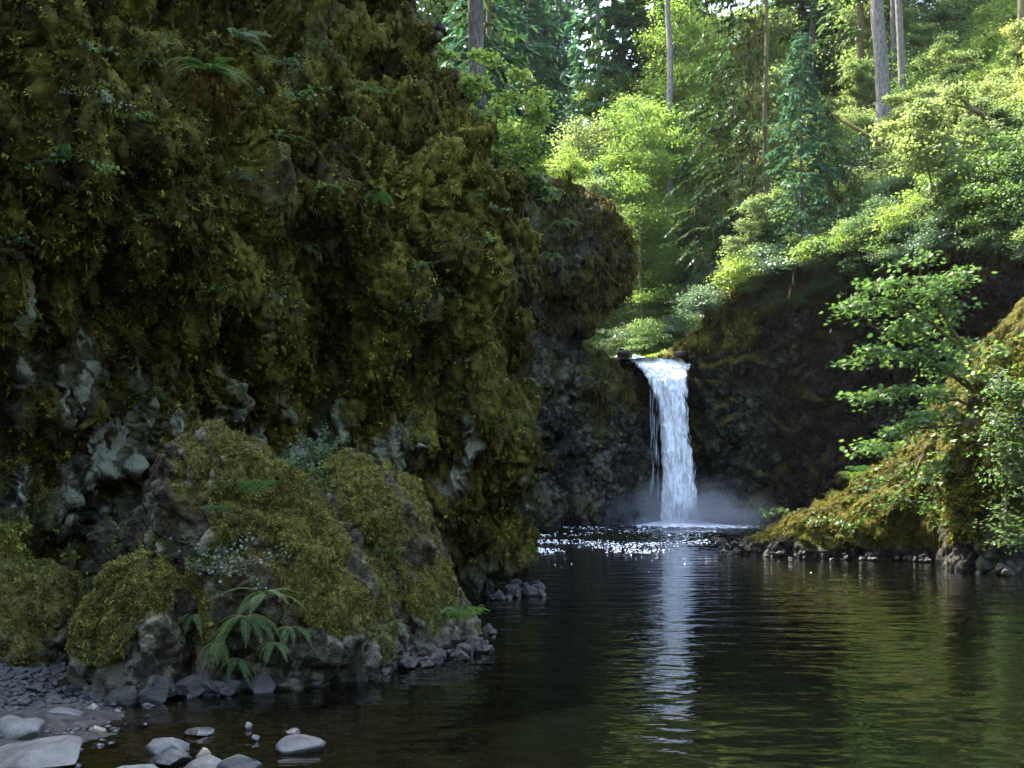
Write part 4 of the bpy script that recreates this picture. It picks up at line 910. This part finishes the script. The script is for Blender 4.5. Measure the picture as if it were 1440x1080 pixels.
# ------------------------------------------------------------------ forest
def ray_ground(u, v):
    y = np.linspace(40, 125, 500); z = CAMZ - (v - HV) / F * y; x = (u - CX) / F * y
    h, o, rs = ground(x, y)
    hit = np.where(o & (z < h))[0]
    if len(hit) == 0: return None
    i = hit[0]; return np.array([x[i], y[i], h[i]]), bool(rs[i])
SH = {
 'maple': ([shrub_parts(800 + i, 2.0, 2.9, 56, 120, .118, M_L_MAPLE, .14) for i in range(3)], 'shrub', 'mid green layered vine maple on the shaded hillside', 'vine maples on the shaded hillside'),
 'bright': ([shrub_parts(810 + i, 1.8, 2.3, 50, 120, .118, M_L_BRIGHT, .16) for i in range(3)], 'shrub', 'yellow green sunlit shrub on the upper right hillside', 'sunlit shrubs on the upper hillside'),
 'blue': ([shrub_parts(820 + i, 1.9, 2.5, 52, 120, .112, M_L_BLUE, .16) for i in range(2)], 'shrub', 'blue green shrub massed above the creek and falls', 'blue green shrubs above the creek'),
 'pale': ([shrub_parts(860 + i, 1.9, 2.4, 52, 120, .115, M_L_HAZED, .15) for i in range(2)], 'shrub', 'green shrub on the hillside with haze put into its leaf colour', 'haze paled shrubs on the hillside'),
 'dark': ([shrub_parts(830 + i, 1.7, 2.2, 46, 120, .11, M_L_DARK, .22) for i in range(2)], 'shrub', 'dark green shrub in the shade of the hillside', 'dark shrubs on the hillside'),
 'tall': ([broadleaf_parts(840 + i, 5.2, 2.3, 18, .13, M_L_HAZED, M_BARK_MOSS, .06, .2, 38, (.0, .6), stems=2) for i in range(2)], 'tree', 'slim many stemmed young tree among the hillside shrubs', 'young trees on the hillside'),
 'low': ([shrub_parts(850 + i, 1.0, .9, 26, 50, .13, M_FERN, .25) for i in range(2)], 'plant', 'low leafy plant among the hillside shrubs', 'low plants on the hillside')}
cnt = {k: 0 for k in SH}
def put(kind, p, sc=1., rz=0.):
    ms, cat, lab, grp = SH[kind]; i = cnt[kind]; cnt[kind] += 1
    return plant({'tall': 'young_tree', 'low': 'low_plant'}.get(kind, 'shrub'), lab, cat, p, ms[i % len(ms)], rz, sc, grp)
rg = R(42); placed = []
tries = 0
while len(placed) < 190 and tries < 2600:
    tries += 1
    u, v = rg.uniform(870, 1475), rg.uniform(-50, 480)
    h = ray_ground(u, v)
    if h is None or not h[1]: continue
    p = h[0]
    if u < 985 and v > 442 - .25 * (u - 880): continue      # the open green bank by the creek
    dmin = 1.15 if p[1] < 62 else 1.7
    if any((p[0] - q[0]) ** 2 + (p[1] - q[1]) ** 2 < dmin ** 2 for q in placed): continue
    placed.append(p)
    r = rg.random()
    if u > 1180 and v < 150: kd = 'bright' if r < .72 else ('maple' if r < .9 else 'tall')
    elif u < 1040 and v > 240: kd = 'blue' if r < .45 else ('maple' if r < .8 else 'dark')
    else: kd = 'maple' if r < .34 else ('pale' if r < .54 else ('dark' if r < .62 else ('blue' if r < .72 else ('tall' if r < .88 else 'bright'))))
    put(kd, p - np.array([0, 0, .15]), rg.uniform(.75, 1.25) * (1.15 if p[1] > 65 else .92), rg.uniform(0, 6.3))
for i in range(64):                                       # along the overhanging rim of the bowl, some hanging down its face
    t = 3.3 + 6.3 * (i + rg.random()) / 64; c = catmull(RIM, np.array([t]))[0]; lowr = rg.random() ** 1.6
    put(['maple', 'dark', 'blue', 'pale', 'low', 'dark'][i % 6], c + np.array([.5 - .5 * lowr + rg.normal() * .3, .5 - .3 * lowr + rg.normal() * .3, -.1 - 1.9 * lowr]), rg.uniform(.4, .9), rg.uniform(0, 6.3))
for i in range(12):                                       # thicket at the foot of the alders behind the lip
    u, Y = rg.uniform(868, 965), rg.uniform(59.5, 68); x = (u - CX) / F * Y
    put(['blue', 'maple', 'pale'][i % 3], np.array([x, Y, ground_z(x, Y) - .1]), rg.uniform(.7, 1.05), rg.uniform(0, 6.3))
for i in range(26):                                       # far side of the creek and top of the middle cliff
    t = rg.uniform(6.5, 12.5); c = catmull(L_LINE, np.array([t]))[0]
    put(['bright', 'maple', 'low', 'bright', 'dark', 'tall'][i % 6], np.array([c[0] - rg.uniform(.2, 5), c[1] + rg.uniform(-.5, 2), 0]) * np.array([1, 1, 0]) + np.array([0, 0, 0]), rg.uniform(.6, 1.), rg.uniform(0, 6.3))
for o in [o for o in COL.objects if o.type == 'EMPTY' and o.location.z == 0 and o.location.y > 40]:
    o.location.z = ground_z(o.location.x, o.location.y) - .15
# low green cover on the bank by the creek
n = 30000; x = rg.uniform(3, 14, n); y = rg.uniform(54, 70, n); h, o_k, rs = ground(x, y); dd, _, _ = poly_dist(x, y, R_LINE)
m = rs & (dd > .25) & (dd < 7.5); P_ = np.column_stack([x, y, h])[m]; P_[:, 2] += rg.random(m.sum()) * .35
me = cards('ground_cover', T_LEAF, P_, rg.normal(size=P_.shape) * np.array([1, 1, .3]), np.array([0, -.3, 1.]) + rg.normal(size=P_.shape) * .4, rg.uniform(.1, .26, len(P_)), .85, M_L_BRIGHT)
tag(obj('ground_cover', me), 'low bright green plants covering the bank beside the creek lip', 'ground cover', kind='stuff')

# ---- named trees
def tree_at(u, Y, name, label, parts, rz=0., sc=1., group=None, tilt=None, z=None):
    x = (u - CX) / F * Y; z = ground_z(x, Y) if z is None else z
    return plant(name, label, 'tree', (x, Y, z - .3), parts, rz, sc, group, tilt)
big = dict(mat=M_NEEDLE, step=1.0, per=3, droop=.42, card=.75, dens=7)
tree_at(650, 42, 'fir_tree', 'thick grey leaning trunk standing on the left cliff top', conifer_parts(901, 30, .60, 10., 4., bark=M_BARK, **big), tilt=(0, .055))
tree_at(686, 45, 'fir_tree', 'thin dark mossy trunk with stub branches beside the thick grey trunk', conifer_parts(902, 22, .17, 3.0, 1.8, M_NEEDLE, M_BARK_MOSS, .9, 2, .3, .4, hang=5, dens=4))
tree_at(941, 70, 'fir_tree', 'straight grey trunk right of the sunny alder', conifer_parts(903, 42, .36, 24., 4.5, bark=M_BARK_PALE, **big))
tree_at(1242, 60, 'fir_tree', 'stoutest pale trunk on the right slope', conifer_parts(904, 38, .50, 17., 5., bark=M_BARK_PALE, **big), tilt=(0, -.03))
tree_at(1268, 62, 'fir_tree', 'slimmer grey trunk close right of the stoutest trunk', conifer_parts(905, 34, .27, 15., 4., bark=M_BARK_PALE, **big), tilt=(0, -.02))
tree_at(1256, 66, 'fir_tree', 'thin trunk half hidden between the stout trunk and the slim grey trunk', conifer_parts(906, 34, .19, 15., 3.5, bark=M_BARK, **big))
tree_at(1209, 68, 'fir_tree', 'dark trunk in deep shade left of the stoutest trunk', conifer_parts(907, 34, .34, 9., 4.5, bark=M_BARK_MOSS, **big))
tree_at(1437, 55, 'fir_tree', 'dark trunk cut by the right frame edge', conifer_parts(908, 34, .27, 13., 4.5, bark=M_BARK_MOSS, **big))
tree_at(1077, 59, 'spruce_tree', 'dark conifer with long mossy branches sweeping down to the left', conifer_parts(909, 34, .22, 4.5, 7.2, M_NEEDLE, M_BARK_MOSS, .40, 2, .46, .40, hang=5, azc=pi * 1.02, azs=.7, taper=.5, dens=17, needle_from=.25))
tree_at(1126, 51.5, 'cedar_tree', 'young blue green cedar above the bowl rim', conifer_parts(910, 13.5, .12, 1.2, 3.0, M_CEDAR, M_BARK, .26, 5, .34, .34, dens=17, taper=.75))
tree_at(1165, 56, 'hemlock_tree', 'small soft hemlock with drooping tips behind the cedar', conifer_parts(911, 9, .1, .8, 2.2, M_NEEDLE, M_BARK_MOSS, .26, 5, .5, .3, dens=16, hang=3))
tree_at(1205, 49.5, 'hemlock_tree', 'low feathery hemlock on the slope under the fallen log', conifer_parts(912, 4.6, .07, .3, 2.2, M_NEEDLE, M_BARK_MOSS, .2, 5, .3, .26, dens=18))
tree_at(845, 57, 'hemlock_tree', 'small hemlock standing on the top of the middle cliff', conifer_parts(913, 6.0, .08, .4, 1.9, M_CEDAR, M_BARK, .22, 5, .3, .28, dens=17), z=16.6)
alder = dict(mat=M_L_BRIGHT, bark=M_BARK_MOSS, T=T_LEAF)
tree_at(903, 64, 'alder_tree', 'sunny alder with mossy golden limbs left of the straight grey trunk', broadleaf_parts(921, 17, 4.2, 26, .145, r0=.16, start=.10, per=38, elev=(.1, .9), **alder))
tree_at(930, 66, 'alder_tree', 'thin leaning alder crossing the straight grey trunk', broadleaf_parts(922, 15, 3., 16, .14, r0=.11, start=.12, per=32, elev=(.1, .9), lean=(-.12, 0), **alder))
tree_at(842, 72, 'maple_tree', 'bright yellow green maple above the middle cliff', broadleaf_parts(923, 15, 5., 30, .155, r0=.17, start=.2, per=42, elev=(.0, .7), **alder))
tree_at(880, 80, 'maple_tree', 'tall sunny maple behind the alder', broadleaf_parts(924, 21, 5.5, 34, .17, r0=.2, start=.3, per=42, elev=(.0, .7), **alder))
tree_at(975, 76, 'maple_tree', 'glowing maple behind the sweeping mossy branches', broadleaf_parts(925, 19, 5.5, 34, .17, r0=.2, start=.15, per=44, elev=(.0, .7), **alder))
tree_at(1035, 80, 'maple_tree', 'second glowing maple further right behind the sweeping mossy branches', broadleaf_parts(926, 19, 5.5, 34, .17, r0=.2, start=.12, per=44, elev=(.0, .7), **alder))
FAR_B = [broadleaf_parts(930 + i, 15, 5, 30, .19, M_L_BRIGHT if i else M_L_HAZED, M_BARK_MOSS, .17, .15, 38, (.0, .7)) for i in range(2)]
for i in range(32):
    Y = rg.uniform(68, 105); u = rg.uniform(880, 1460) if i % 3 else rg.uniform(640, 900)
    tree_at(u, Y, 'maple_tree', 'leafy tree in the sunlit wood at the back', FAR_B[i % 2], rg.uniform(0, 6.3), rg.uniform(.75, 1.2), 'leafy trees at the back')
FAR_C = [conifer_parts(940 + i, 44, .42, 4 + 5 * i, 5.2, M_NEEDLE if i % 2 else M_CEDAR, M_BARK, .7, 5, .4, 1.0, dens=7, taper=.6) for i in range(3)]
for i in range(26):
    Y = rg.uniform(80, 125) if i < 20 else rg.uniform(72, 100); u = rg.uniform(600, 980) if i < 20 else rg.uniform(1080, 1560)
    tree_at(u, Y, 'fir_tree', 'tall conifer in the hazy wood at the back', FAR_C[i % 3], rg.uniform(0, 6.3), rg.uniform(.85, 1.25), 'tall conifers at the back')
for i in range(9):                                       # unseen trees added on top of the left cliff to shade the pool
    x, y = rg.uniform(-17, -5.5), 22 + 25 * i / 8 + rg.normal()
    plant('maple_tree', 'unseen leafy tree added on top of the left cliff for shade', 'tree', (x - .06 * (y - 30), y, ground_z(x, y) - .3), FAR_B[i % 2], i, rg.uniform(.8, 1.1), 'shade trees added on the left cliff top')
for i, (u, Y) in enumerate([(1112, 84), (1142, 79), (1160, 92), (700, 96), (668, 104)]):
    tree_at(u, Y, 'fir_tree', 'tall conifer in the hazy wood at the back', FAR_C[i % 2], i * 1.7, 1.1, 'tall conifers at the back')
# fallen and leaning wood
def log(name, label, a, b, r, mat, extra=()):
    a, b = at(*a), at(*b); rg = R(int(r * 1e4)); n = 10
    pts = np.linspace(0, 1, n)[:, None] * (b - a) + rg.normal(size=(n, 3)) * .05; paths = [(pts, np.linspace(r, r * .45, n))]
    for (t, e) in extra:
        s = pts[int(t * (n - 1))]; paths.append((np.array([s, s + (at(*e) - a - s) * .5 + rg.normal(size=3) * .1, at(*e) - a]), np.array([r * .5, r * .3, r * .12])))
    plant(name, label, 'log', a, [('trunk' if name == 'fallen_tree' else 'stem', tubes('log', paths, mat, 7, .06))])
log('fallen_log', 'mossy golden log leaning across the hillside shrubs', (1238, 202, 48.2), (1168, 160, 47.6), .13, M_STEM_GOLD)
log('leaning_branch', 'dark bare leaning branch with twigs on the right hillside', (1412, 184, 42.5), (1335, 128, 42), .15, M_BARK_MOSS, [(.5, (1330, 145, 41.8)), (.7, (1350, 105, 42.3))])
log('mossy_branch', 'pale mossy branch curving down over the bowl rim', (1122, 365, 48.6), (1108, 420, 48.0), .07, M_STEM_GOLD)
# ------------------------------------------------------------------ camera, sky, sun
cam = bpy.data.cameras.new('camera'); co = bpy.data.objects.new('camera', cam); COL.objects.link(co); S.camera = co
co.location = (0, 0, CAMZ); co.rotation_euler = (radians(90), 0, 0)
cam.sensor_width = 36; cam.lens = F / 1440 * 36; cam.shift_y = (HV - 540) / 1440; cam.clip_end = 2000; cam.clip_start = .05
EL, AZ = radians(57), radians(-48)                     # sun beyond the forest, slightly left of straight ahead
W = bpy.data.worlds.new('World'); S.world = W; W.use_nodes = True
nt = W.node_tree; nt.nodes.clear()
sky = nt.nodes.new('ShaderNodeTexSky'); sky.sky_type = 'NISHITA'; sky.sun_disc = False
sky.sun_elevation = EL; sky.sun_rotation = AZ
sky.air_density = 1.; sky.dust_density = 2.5; sky.ozone_density = 1.
bg = nt.nodes.new('ShaderNodeBackground'); bg.inputs['Strength'].default_value = .15
wo = nt.nodes.new('ShaderNodeOutputWorld'); nt.links.new(sky.outputs[0], bg.inputs[0]); nt.links.new(bg.outputs[0], wo.inputs[0])
sl = bpy.data.lights.new('sun', 'SUN'); sl.energy = 3.2; sl.angle = radians(.5); sl.color = (1, .93, .80)
so = bpy.data.objects.new('sun', sl); COL.objects.link(so)
from mathutils import Vector
so.rotation_euler = Vector((sin(AZ) * cos(EL), cos(AZ) * cos(EL), sin(EL))).to_track_quat('Z', 'Y').to_euler()
S.view_settings.view_transform = 'Standard'; S.view_settings.look = 'None'; S.view_settings.gamma = 1; S.view_settings.exposure = 3.25
S.render.engine = 'CYCLES'
cy = S.cycles
cy.use_denoising = True; cy.denoiser = 'OPENIMAGEDENOISE'; cy.max_bounces = 6; cy.diffuse_bounces = 3; cy.glossy_bounces = 3; cy.transparent_max_bounces = 12; cy.transmission_bounces = 4; cy.volume_bounces = 0
cy.sample_clamp_indirect = 6; cy.caustics_reflective = False; cy.caustics_refractive = False

hz = raw_mesh('haze', np.array([(x, y, z) for x in (-90, 125) for y in (-80, 215) for z in (-4, 95)], float), [0, 1, 3, 2, 4, 6, 7, 5, 0, 4, 5, 1, 2, 3, 7, 6, 0, 2, 6, 4, 1, 5, 7, 3], np.arange(6) * 4, np.full(6, 4), NT('haze').done(None), smooth=False)
k = hz.materials[0].node_tree; v = k.nodes.new('ShaderNodeVolumePrincipled'); v.inputs['Color'].default_value = (.93, .96, .95, 1); v.inputs['Density'].default_value = .00007
k.links.new(v.outputs[0], [n for n in k.nodes if n.type == 'OUTPUT_MATERIAL'][0].inputs['Volume'])
tag(obj('haze', hz), 'thin morning haze paling the far trees', 'haze', kind='stuff')
